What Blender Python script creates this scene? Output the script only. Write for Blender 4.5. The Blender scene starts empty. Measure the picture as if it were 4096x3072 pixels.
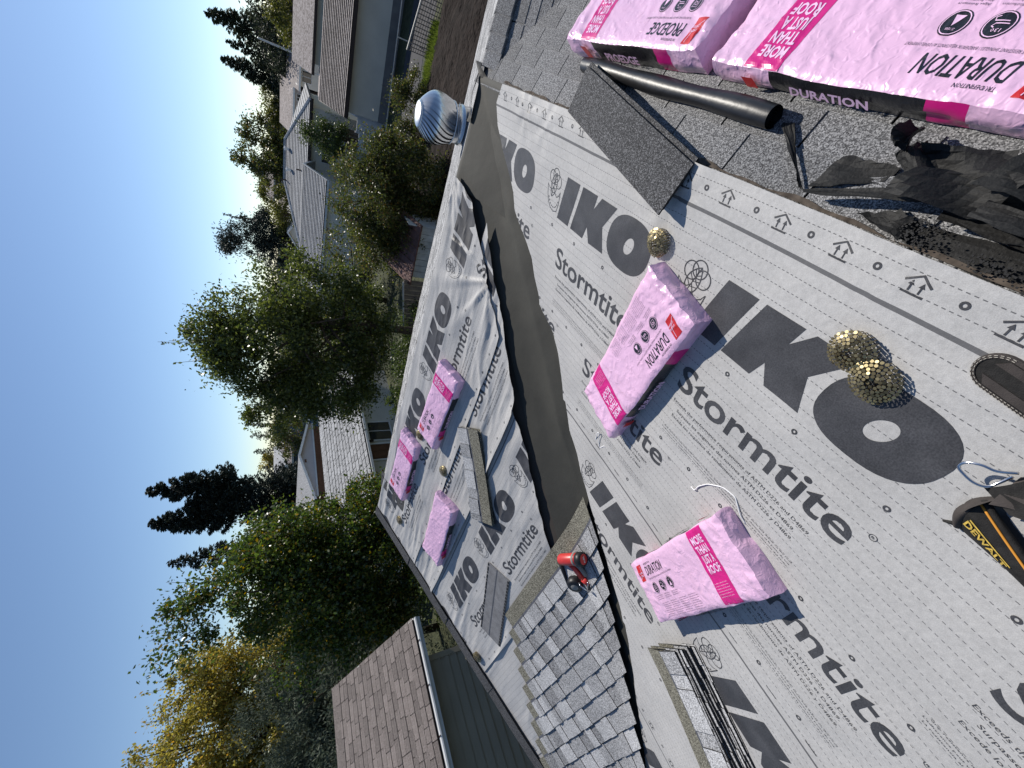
import bpy, bmesh, math, random
import numpy as np
from mathutils import Matrix, Vector

# ------------------------------------------------------------------ camera, sky, sun, exposure
sc = bpy.context.scene
R_ = math.radians
GROUND_TO_EYE = 5.7                    # the photographer stands astride the wing ridge
EYE = Vector((0, 0, GROUND_TO_EYE))
yaw, pit, rol = R_(40.0), R_(30.4), R_(0.19)
fw = Vector((-math.sin(yaw)*math.cos(pit), math.cos(yaw)*math.cos(pit), -math.sin(pit)))
rt = Vector((math.cos(yaw), math.sin(yaw), 0)); upv = rt.cross(fw)
r2 = rt*math.cos(rol)+upv*math.sin(rol); u2 = upv*math.cos(rol)-rt*math.sin(rol)
cd = bpy.data.cameras.new('camera'); cam = bpy.data.objects.new('camera', cd)
sc.collection.objects.link(cam)
M3 = Matrix((-u2, r2, -fw)).transposed()          # the phone was held on its side
cam.matrix_world = Matrix.Translation(EYE) @ M3.to_4x4()
cd.sensor_fit = 'HORIZONTAL'; cd.sensor_width = 36; cd.lens = 1613*36/4096
cd.clip_start = 0.05; cd.clip_end = 3000
sc.camera = cam

SUN_AZ, SUN_EL = R_(3.0), R_(43.5)     # azimuth from +Y towards +X
w = bpy.data.worlds.new('World'); sc.world = w; w.use_nodes = True
nt = w.node_tree; bg = nt.nodes['Background']
sky = nt.nodes.new('ShaderNodeTexSky'); sky.sky_type = 'NISHITA'; sky.sun_disc = False
sky.sun_elevation = SUN_EL; sky.sun_rotation = SUN_AZ
sky.altitude = 1400; sky.air_density = 1.0; sky.dust_density = 0.3; sky.ozone_density = 2.6
nt.links.new(sky.outputs[0], bg.inputs[0]); bg.inputs[1].default_value = 0.10
sd = bpy.data.lights.new('sun', 'SUN'); sd.energy = 4.5; sd.angle = R_(0.53); sd.color = (1, .945, .86)
sun = bpy.data.objects.new('sun', sd); sc.collection.objects.link(sun)
sdir = Vector((math.sin(SUN_AZ)*math.cos(SUN_EL), math.cos(SUN_AZ)*math.cos(SUN_EL), math.sin(SUN_EL)))
sun.rotation_euler = sdir.to_track_quat('Z', 'Y').to_euler(); sun.location = (0, 0, 40)
vs = sc.view_settings
vs.view_transform = 'Standard'; vs.look = 'None'; vs.gamma = 1; vs.use_curve_mapping = False; vs.exposure = 0.30

# ------------------------------------------------------------------ helpers
rnd = random.Random(7); nrng = np.random.default_rng(11)
COL = sc.collection
def link(o): COL.objects.link(o); return o
def tag(o, label=None, cat=None, group=None, kind=None):
    if label: o['label'] = label
    if cat: o['category'] = cat
    if group: o['group'] = group
    if kind: o['kind'] = kind
    return o
def empty(name, mat4, label, cat, group=None):
    o = bpy.data.objects.new(name, None); o.empty_display_size = .1; o.matrix_world = mat4
    return tag(link(o), label, cat, group)
def mesh_data(name, V, F, mats=(), mi=None, smooth=False, uv=None):
    me = bpy.data.meshes.new(name); me.from_pydata([tuple(map(float, v)) for v in V], [], [tuple(map(int, f)) for f in F])
    for m in (mats if isinstance(mats, (list, tuple)) else [mats]): me.materials.append(m)
    if mi is not None: me.polygons.foreach_set('material_index', np.asarray(mi, np.int32))
    if smooth: me.polygons.foreach_set('use_smooth', np.ones(len(me.polygons), bool))
    if uv is not None:
        l = me.uv_layers.new(name='UVMap'); idx = np.zeros(len(me.loops), np.int32); me.loops.foreach_get('vertex_index', idx)
        l.data.foreach_set('uv', np.asarray(uv, np.float32)[idx].ravel())
    me.update(); return me
def obj(name, me, parent=None, mat4=None):
    o = link(bpy.data.objects.new(name, me))
    if parent is not None: o.parent = parent
    if mat4 is not None: o.matrix_local = mat4
    return o
def mk(name, V, F, mats, parent=None, mi=None, smooth=False, uv=None, mat4=None):
    return obj(name, mesh_data(name, V, F, mats, mi, smooth, uv), parent, mat4)
def copy_of(o, parent, mat4=None):
    c = o.copy(); COL.objects.link(c); c.parent = parent
    if mat4 is not None: c.matrix_local = mat4
    return c
class MB:
    """collects shapes into one mesh"""
    def __init__(s): s.V = []; s.F = []; s.mi = []
    def add(s, V, F, m=0):
        n = len(s.V); s.V += [tuple(v) for v in V]; s.F += [tuple(i+n for i in f) for f in F]; s.mi += [m]*len(F)
    def box(s, x0, x1, y0, y1, z0, z1, m=0, M=None):
        V = [(x, y, z) for z in (z0, z1) for y in (y0, y1) for x in (x0, x1)]
        if M is not None: V = [tuple(M @ Vector(v)) for v in V]
        s.add(V, [(0,2,3,1),(4,5,7,6),(0,1,5,4),(2,6,7,3),(0,4,6,2),(1,3,7,5)], m)
    def prism(s, pts, d, m=0):
        """closed polygon of 3d points swept by vector d"""
        n = len(pts); d = Vector(d); V = [Vector(p) for p in pts]; V2 = [v+d for v in V]
        s.add(V+V2, [tuple(range(n-1, -1, -1)), tuple(range(n, 2*n))]+[(i, (i+1) % n, (i+1) % n+n, i+n) for i in range(n)], m)
    def tube(s, pts, rad, n=8, m=0, caps=True):
        pts = [Vector(p) for p in pts]; rad = rad if isinstance(rad, (list, tuple)) else [rad]*len(pts)
        b = len(s.V); ref = None
        for i, p in enumerate(pts):
            t = (pts[min(i+1, len(pts)-1)]-pts[max(i-1, 0)]).normalized()
            if ref is None: ref = t.orthogonal().normalized()
            a = (ref - t*ref.dot(t)); a = a.normalized() if a.length > 1e-6 else t.orthogonal().normalized()
            ref = a; c = t.cross(a)
            for k in range(n):
                q = 2*math.pi*k/n; s.V.append(tuple(p+(a*math.cos(q)+c*math.sin(q))*rad[i]))
        for i in range(len(pts)-1):
            for k in range(n):
                s.F.append((b+i*n+k, b+i*n+(k+1) % n, b+(i+1)*n+(k+1) % n, b+(i+1)*n+k)); s.mi.append(m)
        if caps:
            s.F.append(tuple(b+k for k in range(n-1, -1, -1))); s.mi.append(m)
            e = b+(len(pts)-1)*n; s.F.append(tuple(e+k for k in range(n))); s.mi.append(m)
    def lathe(s, prof, n=24, m=0, M=None):
        b = len(s.V)
        for r, z in prof:
            for k in range(n):
                q = 2*math.pi*k/n; v = Vector((r*math.cos(q), r*math.sin(q), z)); s.V.append(tuple(M @ v if M else v))
        for i in range(len(prof)-1):
            for k in range(n):
                s.F.append((b+i*n+k, b+i*n+(k+1) % n, b+(i+1)*n+(k+1) % n, b+(i+1)*n+k)); s.mi.append(m)
    def grid(s, fn, nu, nv, m=0):
        b = len(s.V)
        for j in range(nv+1):
            for i in range(nu+1): s.V.append(tuple(fn(i/nu, j/nv)))
        for j in range(nv):
            for i in range(nu):
                a = b+j*(nu+1)+i; s.F.append((a, a+1, a+nu+2, a+nu+1)); s.mi.append(m)
    def build(s, name, mats, parent=None, smooth=False, mat4=None):
        return mk(name, s.V, s.F, mats, parent, s.mi, smooth, None, mat4)
def hashf(ix, iy, seed):
    h = (ix.astype(np.int64)*374761393 + iy.astype(np.int64)*668265263 + seed*982451653) & 0x7fffffff
    h = ((h ^ (h >> 13))*1274126177) & 0x7fffffff
    return ((h ^ (h >> 16)) & 0xffff)/65535.0
def vn(x, y, seed=0):
    x = np.asarray(x, float); y = np.asarray(y, float); ix = np.floor(x); iy = np.floor(y); fx = x-ix; fy = y-iy
    fx = fx*fx*fx*(fx*(fx*6-15)+10); fy = fy*fy*fy*(fy*(fy*6-15)+10)
    a = hashf(ix, iy, seed); b = hashf(ix+1, iy, seed); c = hashf(ix, iy+1, seed); d = hashf(ix+1, iy+1, seed)
    return (a*(1-fx)+b*fx)*(1-fy)+(c*(1-fx)+d*fx)*fy
def rid(x, y, seed): return 1-np.abs(2*vn(x, y, seed)-1)

# ------------------------------------------------------------------ materials
def mat(name, col, rough=.7, spec=.3, metal=0, noise=None, bump=None, rand=0, ridge=False, coat=0, isl=0):
    """noise=(scale, amount, detail); bump=(scale, strength, distance); rand = per object value spread; isl = per island spread"""
    m = bpy.data.materials.new(name); m.use_nodes = True; n = m.node_tree.nodes; L = m.node_tree.links
    b = n['Principled BSDF']; b.inputs['Roughness'].default_value = rough; b.inputs['Specular IOR Level'].default_value = spec
    b.inputs['Metallic'].default_value = metal; b.inputs['Coat Weight'].default_value = coat; b.inputs['Coat Roughness'].default_value = .15
    tc = n.new('ShaderNodeTexCoord'); out = None
    rgb = n.new('ShaderNodeRGB'); rgb.outputs[0].default_value = (*col, 1); out = rgb.outputs[0]
    def mult(fac_socket, lo, hi):
        nonlocal out
        mr = n.new('ShaderNodeMapRange'); mr.inputs[3].default_value = lo; mr.inputs[4].default_value = hi; L.new(fac_socket, mr.inputs[0])
        mx = n.new('ShaderNodeMix'); mx.data_type = 'RGBA'; mx.blend_type = 'MULTIPLY'; mx.inputs[0].default_value = 1
        L.new(out, mx.inputs[6]); L.new(mr.outputs[0], mx.inputs[7]); out = mx.outputs[2]
    for nz in (noise or []):
        t = n.new('ShaderNodeTexNoise'); t.inputs['Scale'].default_value = nz[0]; t.inputs['Detail'].default_value = nz[2] if len(nz) > 2 else 2
        L.new(tc.outputs['Object'], t.inputs['Vector'])
        mr = n.new('ShaderNodeMapRange'); mr.inputs[1].default_value = .3; mr.inputs[2].default_value = .7; L.new(t.outputs[0], mr.inputs[0])
        mult(mr.outputs[0], 1-nz[1], 1+nz[1])
    if rand:
        oi = n.new('ShaderNodeObjectInfo'); mult(oi.outputs['Random'], 1-rand, 1+rand)
    if isl:
        g = n.new('ShaderNodeNewGeometry'); mult(g.outputs['Random Per Island'], 1-isl, 1+isl)
    L.new(out, b.inputs['Base Color'])
    if bump:
        prev = None
        for bp in (bump if isinstance(bump, list) else [bump]):
            t = n.new('ShaderNodeTexNoise'); t.inputs['Scale'].default_value = bp[0]; t.inputs['Detail'].default_value = 3
            if ridge: t.noise_type = 'RIDGED_MULTIFRACTAL'; t.inputs['Distortion'].default_value = .8
            L.new(tc.outputs['Object'], t.inputs['Vector'])
            bm_ = n.new('ShaderNodeBump'); bm_.inputs['Strength'].default_value = bp[1]; bm_.inputs['Distance'].default_value = bp[2]
            L.new(t.outputs[0], bm_.inputs['Height'])
            if prev: L.new(prev, bm_.inputs['Normal'])
            prev = bm_.outputs[0]
        L.new(prev, b.inputs['Normal'])
    return m
def granules(name, stops, scale=150, rough=.85, rand=.0, blotch=(3, .12), bump=.6):
    """mineral granules: stops = list of (pos, rgb)"""
    m = bpy.data.materials.new(name); m.use_nodes = True; n = m.node_tree.nodes; L = m.node_tree.links; b = n['Principled BSDF']
    b.inputs['Roughness'].default_value = rough; b.inputs['Specular IOR Level'].default_value = .25
    tc = n.new('ShaderNodeTexCoord'); v = n.new('ShaderNodeTexVoronoi'); v.inputs['Scale'].default_value = scale
    L.new(tc.outputs['Object'], v.inputs['Vector'])
    sp = n.new('ShaderNodeSeparateColor'); L.new(v.outputs['Color'], sp.inputs[0])
    cr = n.new('ShaderNodeValToRGB'); e = cr.color_ramp.elements
    while len(e) < len(stops): e.new(.5)
    for i, (p, c) in enumerate(stops): e[i].position = p; e[i].color = (*c, 1)
    L.new(sp.outputs[0], cr.inputs[0]); out = cr.outputs[0]
    t = n.new('ShaderNodeTexNoise'); t.inputs['Scale'].default_value = blotch[0]; t.inputs['Detail'].default_value = 4; L.new(tc.outputs['Object'], t.inputs['Vector'])
    def mult(s, lo, hi):
        nonlocal out
        mr = n.new('ShaderNodeMapRange'); mr.inputs[3].default_value = lo; mr.inputs[4].default_value = hi; L.new(s, mr.inputs[0])
        mx = n.new('ShaderNodeMix'); mx.data_type = 'RGBA'; mx.blend_type = 'MULTIPLY'; mx.inputs[0].default_value = 1
        L.new(out, mx.inputs[6]); L.new(mr.outputs[0], mx.inputs[7]); out = mx.outputs[2]
    mult(t.outputs[0], 1-2*blotch[1], 1+2*blotch[1])
    if rand:
        oi = n.new('ShaderNodeObjectInfo'); mult(oi.outputs['Random'], 1-rand, 1+rand)
    L.new(out, b.inputs['Base Color'])
    bm_ = n.new('ShaderNodeBump'); bm_.inputs['Strength'].default_value = bump; bm_.inputs['Distance'].default_value = .002
    L.new(sp.outputs[1], bm_.inputs['Height']); L.new(bm_.outputs[0], b.inputs['Normal'])
    return m
def leaf_mat(name, c1, c2, trans=.35, rough=.42, spec=.5, c3=None):
    m = bpy.data.materials.new(name); m.use_nodes = True; n = m.node_tree.nodes; L = m.node_tree.links; b = n['Principled BSDF']
    b.inputs['Roughness'].default_value = rough; b.inputs['Specular IOR Level'].default_value = spec
    g = n.new('ShaderNodeNewGeometry'); cr = n.new('ShaderNodeValToRGB'); e = cr.color_ramp.elements
    e[0].color = (*c1, 1); e[1].color = (*c2, 1); e[0].position = .1; e[1].position = .85
    if c3: x = e.new(.95); x.color = (*c3, 1)
    L.new(g.outputs['Random Per Island'], cr.inputs[0]); L.new(cr.outputs[0], b.inputs['Base Color'])
    t = n.new('ShaderNodeBsdfTranslucent'); mx = n.new('ShaderNodeMixShader'); mx.inputs[0].default_value = trans
    hs = n.new('ShaderNodeHueSaturation'); hs.inputs['Saturation'].default_value = 1.15; hs.inputs['Value'].default_value = 1.5
    L.new(cr.outputs[0], hs.inputs['Color']); L.new(hs.outputs[0], t.inputs[0])
    L.new(b.outputs[0], mx.inputs[1]); L.new(t.outputs[0], mx.inputs[2]); L.new(mx.outputs[0], n['Material Output'].inputs[0])
    return m
def underlay_mat():
    m = mat('underlayment', (.40, .392, .382), .55, .35, noise=[(2.2, .08, 4), (60, .07, 2), (420, .10, 1)], bump=[(70, .25, .003), (500, .2, .001)])
    n = m.node_tree.nodes; L = m.node_tree.links; b = n['Principled BSDF']
    uv = n.new('ShaderNodeUVMap'); sx = n.new('ShaderNodeSeparateXYZ'); L.new(uv.outputs[0], sx.inputs[0])
    def mth(op, a, bb=None, c=None):
        q = n.new('ShaderNodeMath'); q.operation = op
        for i, s in enumerate((a, bb, c)):
            if s is None: continue
            if hasattr(s, 'default_value') and not isinstance(s, (int, float)): L.new(s, q.inputs[i])
            else: q.inputs[i].default_value = s
        return q.outputs[0]
    du = mth('LESS_THAN', mth('FRACT', mth('DIVIDE', sx.outputs[0], .0165)), .56)
    dv = mth('LESS_THAN', mth('ABSOLUTE', mth('SUBTRACT', mth('FRACT', mth('ADD', mth('DIVIDE', sx.outputs[1], .05), .5)), .5)), .026)
    st = mth('LESS_THAN', mth('ABSOLUTE', mth('SUBTRACT', sx.outputs[1], 1.1)), .0065)
    ink = mth('MAXIMUM', mth('MULTIPLY', mth('MULTIPLY', du, dv), .8), mth('MULTIPLY', st, .82))
    mx = n.new('ShaderNodeMix'); mx.data_type = 'RGBA'; src = b.inputs['Base Color'].links[0].from_socket
    L.new(ink, mx.inputs[0]); L.new(src, mx.inputs[6]); mx.inputs[7].default_value = (.045, .045, .05, 1); L.new(mx.outputs[2], b.inputs['Base Color'])
    return m
MT = {}
MT['under'] = underlay_mat()
MT['ink'] = mat('printing_ink', (.05, .05, .054), .5, .35, noise=[(9, .25, 4), (220, .25, 1)])
MT['felt'] = mat('saturated_felt', (.038, .037, .031), .75, .3, noise=[(3, .15, 3), (300, .2, 1)], bump=[(120, .3, .002), (9, .3, .01)])
MT['scrap'] = mat('torn_felt', (.0085, .0083, .0080), .7, .35, noise=[(5, .35, 4), (160, .4, 2)], bump=[(150, .5, .003), (14, .5, .01)], rand=.25)
MT['deck'] = mat('roof_boards', (.05, .045, .04), .9, .1)
G0, G1, G2 = (.03, .031, .035), (.19, .19, .20), (.56, .565, .58)
MT['sh_l'] = granules('shingle_granules_light', [(.05, (.15, .15, .152)), (.35, (.33, .33, .334)), (.85, (.60, .60, .605))], 260)
MT['sh_m'] = granules('shingle_granules_mid', [(.08, (.10, .10, .102)), (.45, (.25, .25, .254)), (.92, (.52, .52, .526))], 260)
MT['sh_d'] = granules('shingle_granules_dark', [(.1, (.055, .055, .058)), (.5, (.175, .175, .179)), (.95, (.44, .44, .446))], 260)
MT['sh_h'] = granules('shingle_headlap', [(.12, (.04, .037, .028)), (.5, (.135, .127, .098)), (.95, (.36, .345, .28))], 260)
MT['sh_s'] = mat('sealant_strip', (.09, .092, .105), .5, .4, noise=[(90, .25, 2)])
MT['sh_back'] = mat('shingle_back', (.17, .17, .175), .8, .2, noise=[(12, .2, 4), (150, .22, 1)], bump=(200, .3, .002))
MT['edge'] = mat('asphalt_edge', (.012, .012, .013), .7, .3)
MT['old'] = granules('old_shingle_granules', [(.1, (.05, .05, .052)), (.45, (.125, .126, .13)), (.95, (.34, .34, .345))], 330, rand=.16, blotch=(5, .13))
MT['start'] = granules('starter_granules', [(.2, (.022, .022, .023)), (.6, (.05, .05, .053)), (.97, (.18, .18, .185))], 330, rand=.1)
MT['dirt'] = mat('sand_and_rust', (.085, .07, .058), .9, .1, noise=[(40, .5, 4)])
MT['brown'] = granules('brown_shingle_granules', [(.1, (.095, .08, .074)), (.5, (.165, .14, .13)), (.95, (.26, .23, .215))], 110, rand=.22, blotch=(1.2, .10), bump=.3)
MT['greysh'] = granules('grey_shingle_granules', [(.1, (.16, .165, .17)), (.5, (.33, .335, .345)), (.95, (.52, .525, .535))], 45, rand=.15, blotch=(.8, .10), bump=.3)
MT['browncourse'] = granules('weathered_brown_course', [(.1, (.10, .085, .08)), (.5, (.22, .19, .18)), (.95, (.34, .31, .30))], 22, rand=.12, blotch=(.7, .15), bump=.3)
MT['farroof'] = granules('far_brown_roof', [(.1, (.13, .11, .105)), (.5, (.25, .215, .205)), (.95, (.36, .32, .31))], 14, blotch=(.6, .12), bump=.3)
MT['pink'] = mat('pink_wrap', (.70, .44, .62), .28, .5, noise=[(4, .05, 3)], bump=[(16, .65, .010), (48, .55, .004)], ridge=True, coat=.15)
MT['magenta'] = mat('magenta_print', (.56, .012, .19), .32, .5, bump=[(7, .30, .010), (22, .25, .004)], ridge=True, coat=.15)
MT['paleink'] = mat('pale_pink_print', (.78, .52, .72), .35, .5)
MT['wblack'] = mat('black_print', (.012, .012, .014), .3, .5, bump=[(38, .45, .006), (130, .35, .003)], coat=.2)
MT['grink'] = mat('grey_small_print', (.14, .10, .14), .4, .4)
MT['red'] = mat('red_print', (.50, .022, .025), .33, .5)
MT['white'] = mat('white_paint', (.70, .70, .70), .5, .4)
MT['wpaint'] = mat('weathered_white_paint', (.52, .53, .54), .6, .3, noise=[(3, .12, 4), (25, .08, 2)])
MT['poly'] = mat('black_plastic_film', (.010, .010, .011), .42, .5, noise=[(20, .3, 2)], bump=[(28, .35, .004), (160, .15, .001)])
MT['brass'] = mat('zinc_yellow_steel', (.27, .22, .115), .40, .5, metal=.75, isl=.5)
MT['brassd'] = mat('nail_shank', (.22, .17, .08), .4, .5, metal=.8)
MT['alu'] = mat('galvanised_steel', (.62, .63, .64), .34, .5, metal=1, noise=[(20, .06, 3)], bump=(25, .08, .01))
MT['steel'] = mat('bright_steel', (.6, .6, .62), .2, .5, metal=1)
MT['toolred'] = mat('tool_red', (.50, .035, .03), .38, .5, noise=[(30, .12, 2)])
MT['toolblk'] = mat('tool_black', (.012, .012, .013), .45, .4)
MT['toolgrey'] = mat('tool_rubber_grey', (.20, .20, .19), .6, .3)
MT['nylon'] = mat('black_nylon', (.018, .017, .016), .8, .25, noise=[(60, .35, 2)], bump=[(420, .6, .002)])
MT['nylonb'] = mat('brown_nylon', (.045, .038, .035), .75, .25, noise=[(30, .25, 3)], bump=[(420, .5, .002)])
MT['yellow'] = mat('yellow_print', (.52, .36, .07), .6, .3, noise=[(90, .3, 2)])
MT['orange'] = mat('orange_piping', (.65, .28, .04), .6, .3)
MT['thread'] = mat('pale_thread', (.45, .42, .36), .8, .1)
MT['string'] = mat('white_string', (.72, .72, .73), .7, .2)
MT['siding'] = mat('tan_siding', (.33, .285, .21), .6, .3, noise=[(2, .06, 3)])
MT['gutter'] = mat('white_gutter', (.60, .61, .61), .45, .4, noise=[(3, .08, 3)])
MT['stucco'] = mat('grey_stucco', (.56, .53, .47), .9, .1, noise=[(1.2, .07, 4), (40, .05, 2)])
MT['stucco2'] = mat('cream_stucco', (.72, .69, .63), .9, .1, noise=[(1.5, .06, 4)])
MT['conc'] = mat('foundation_concrete', (.15, .15, .155), .9, .1, noise=[(2, .15, 4)])
MT['dfascia'] = mat('dark_fascia', (.035, .022, .018), .6, .3)
MT['lav'] = mat('lavender_grey_wall', (.50, .46, .46), .85, .1, noise=[(2, .05, 3)])
MT['wallw'] = mat('off_white_wall', (.74, .73, .71), .8, .2, noise=[(1.5, .05, 3)])
MT['wood'] = mat('brown_wood', (.13, .055, .025), .6, .3, noise=[(6, .25, 4)])
MT['glass'] = mat('dark_glass', (.02, .025, .03), .06, .8)
MT['rust'] = mat('rusty_sheet', (.15, .085, .075), .7, .3, noise=[(3, .35, 4), (30, .2, 2)])
MT['shedw'] = mat('weathered_blue_white_board', (.40, .44, .46), .75, .2, noise=[(4, .2, 4)], rand=.08)
MT['soil'] = mat('dark_soil', (.019, .014, .012), .95, .1, noise=[(1.3, .35, 5), (9, .4, 4)], bump=[(2.2, .9, .25), (9, .8, .08)])
MT['ground'] = mat('yard_ground', (.055, .06, .035), .95, .1, noise=[(.35, .35, 5), (4, .3, 4)], bump=(6, .6, .08))
MT['grass'] = leaf_mat('grass_blades', (.055, .085, .018), (.16, .20, .05), .4, .6, .2)
MT['asph'] = mat('asphalt', (.055, .055, .06), .9, .2, noise=[(1, .15, 4)])
MT['bark'] = mat('bark', (.075, .058, .046), .9, .1, noise=[(6, .35, 4)], bump=(14, .8, .04))
MT['barkd'] = mat('dark_bark', (.035, .028, .024), .9, .1, noise=[(6, .3, 4)])
MT['wood2'] = mat('grey_lattice_wood', (.20, .17, .15), .8, .2, noise=[(8, .25, 3)])
MT['polew'] = mat('pale_pole', (.50, .48, .44), .6, .3, noise=[(8, .15, 3)])
# ------------------------------------------------------------------ the roof we stand on
H = GROUND_TO_EYE; T = 1/3; K = math.hypot(1, T); HA = 1.36; HB = 2.5701; YR = (HB-HA)/T; HALF = 5.63
ORI = {'A': Vector((0, 0, H-HA)), 'B': Vector((0, 0, H-HB)), 'C': Vector((0, 0, H-HA))}
E1 = {'A': Vector((0, -1, 0)), 'B': Vector((1, 0, 0)), 'C': Vector((0, 1, 0))}
E2 = {'A': Vector((1, 0, T))/K, 'B': Vector((0, 1, T))/K, 'C': Vector((-1, 0, T))/K}
EN = {k: E1[k].cross(E2[k]) for k in E1}
def P(pl, u, v, n=0): return ORI[pl]+E1[pl]*u+E2[pl]*v+EN[pl]*n
def frame(pl, u, v, ang=0, n=0):
    c, s = math.cos(R_(ang)), math.sin(R_(ang)); x = E1[pl]*c+E2[pl]*s; y = E2[pl]*c-E1[pl]*s
    return Matrix.Translation(P(pl, u, v, n)) @ Matrix((x, y, EN[pl])).transposed().to_4x4()
def zA(x, y): return H-HA+T*x
def zB(x, y): return H-HB+T*y
def smax(a, b, k):
    h = max(k-abs(a-b), 0)/k; return max(a, b)+h*h*k*.25
def PA(x, y, n=0): return P('A', -y, x*K, n)          # plan position on the wing slope
def roofpt(x, y, n=0, k=.05):                          # valley-crossing surface
    return Vector((x, y, smax(zA(x, y), zB(x, y), k)+n*K))

house = empty('house', Matrix.Identity(4), 'house whose roof is half covered in printed grey underlayment, under the camera', 'house')
zr = H-HA; ze = zr-T*HALF; ye = YR-HALF; yf = YR+HALF-.0; XE = 9.0; YW = -7.0; t0 = -.012
m = MB()
def quad_dn(pts, d=.14): m.prism([Vector(p)+Vector((0, 0, t0-d)) for p in pts], (0, 0, d))
quad_dn([(-HALF, ye, ze), (XE, ye, ze), (XE, YR, zr), (-HALF, YR, zr)])
quad_dn([(-HALF, YR, zr), (XE, YR, zr), (XE, yf, ze), (-HALF, yf, ze)])
quad_dn([(-HALF, YW, ze), (0, YW, zr), (0, YR, zr), (-HALF, YR, ze)])
quad_dn([(0, YW, zr), (HALF, YW, ze), (HALF, YR, ze), (0, YR, zr)])
m.build('roof_deck', MT['deck'], house)
m = MB(); m.box(-5.2, 8.6, ye+.45, yf-.45, 0, ze-.05); m.box(-5.2, 5.2, YW+.4, 2.5, 0, ze-.06); m.build('wall', MT['stucco2'], house)
m = MB(); m.prism([(-HALF-.03, ye, ze-.20), (-HALF-.03, YR, zr-.20), (-HALF-.03, YR, zr-.02), (-HALF-.03, ye, ze-.02)], (.026, 0, 0))
m.build('fascia_board', MT['wpaint'], house)
# finished far slope: courses of new shingle, seen edge-on over the ridge
nc = 38; L = math.hypot(HALF, HALF*T)
cm = None
for i in range(nc):
    y0 = YR+HALF*i/nc; z0 = zr-T*(y0-YR); y1 = YR+HALF*(i+1)/nc+.02; z1 = zr-T*(y1-YR)
    V = []; F = []
    segs = 0; x = -HALF-.02; mi = []
    while x < 4.2:
        x2 = min(x+rnd.uniform(.1, .26), 4.2); b = len(V); up = rnd.choice((.009, .013))
        V += [(x, y0, z0+.004), (x2, y0, z0+.004), (x2, y1, z1+up), (x, y1, z1+up), (x, y1, z1-.004), (x2, y1, z1-.004)]
        F += [(b+3, b+2, b+1, b), (b+2, b+3, b+4, b+5)]; mi += [rnd.choice((0, 1, 1, 2, 2)), 3]; x = x2
    mk('shingle_course', V, F, [MT['sh_l'], MT['sh_m'], MT['sh_d'], MT['edge']], house, mi)

# ------------------------------------------------------------------ printed pattern of the underlayment (x along reading, r above roll's lower edge)
_tc = {}
def text_tris(s, bold=0.0, res=2, shear=0.0, space=1.0):
    key = (s, bold, res, shear, space)
    if key in _tc: return _tc[key]
    cu = bpy.data.curves.new('txt', 'FONT'); cu.body = s; cu.size = 1; cu.resolution_u = res; cu.offset = bold; cu.shear = shear; cu.space_character = space
    o = link(bpy.data.objects.new('txt', cu)); dg = bpy.context.evaluated_depsgraph_get(); dg.update()
    me = o.evaluated_get(dg).to_mesh(); me.calc_loop_triangles()
    co = np.zeros(len(me.vertices)*3); me.vertices.foreach_get('co', co); co = co.reshape(-1, 3)[:, :2]
    ti = np.zeros(len(me.loop_triangles)*3, np.int32); me.loop_triangles.foreach_get('vertices', ti)
    tr = co[ti].reshape(-1, 3, 2); o.evaluated_get(dg).to_mesh_clear(); bpy.data.objects.remove(o); bpy.data.curves.remove(cu)
    tr = tr-np.array([tr[:, :, 0].min(), 0]); _tc[key] = tr; return tr
def fit_text(s, x, y, wdt, hgt, **k):
    """text with its left end at x, baseline y, fitted to a width and a capital height"""
    t = text_tris(s, **k).copy(); W = t[:, :, 0].max(); t[:, :, 0] *= wdt/W; t[:, :, 1] *= hgt/.73; return t+np.array([x, y])
def poly_tris(pts):
    from mathutils.geometry import tessellate_polygon
    v = [Vector((p[0], p[1], 0)) for p in pts]; return np.array([[pts[i] for i in t] for t in tessellate_polygon([v])], float)
def stroke(pts, wd, closed=False):
    pts = [np.array(p, float) for p in pts]; n = len(pts); out = []; Lp = []; Rp = []
    for i in range(n):
        a = pts[(i-1) % n] if (closed or i > 0) else pts[i]; b = pts[(i+1) % n] if (closed or i < n-1) else pts[i]
        d = b-a; d = d/(np.linalg.norm(d)+1e-9); q = np.array([-d[1], d[0]])*wd/2; Lp.append(pts[i]+q); Rp.append(pts[i]-q)
    for i in range(n if closed else n-1):
        j = (i+1) % n; out += [[Lp[i], Rp[i], Rp[j]], [Lp[i], Rp[j], Lp[j]]]
    return np.array(out)
def ellp(cx, cy, rx, ry, n=28, sh=0, rot=0, pw=1.0):
    P_ = []
    for i in range(n):
        q = 2*math.pi*i/n; c, s = math.cos(q), math.sin(q); x = rx*math.copysign(abs(c)**pw, c); y = ry*math.copysign(abs(s)**pw, s); x += sh*y
        P_.append((cx+x*math.cos(rot)-y*math.sin(rot), cy+x*math.sin(rot)+y*math.cos(rot)))
    return P_
def ring(cx, cy, ro, ri, n=16, sh=0):
    o = ellp(cx, cy, ro, ro, n, sh); i_ = ellp(cx, cy, ri, ri, n, sh); out = []
    for k in range(n):
        j = (k+1) % n; out += [[o[k], o[j], i_[j]], [o[k], i_[j], i_[k]]]
    return np.array(out)
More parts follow.
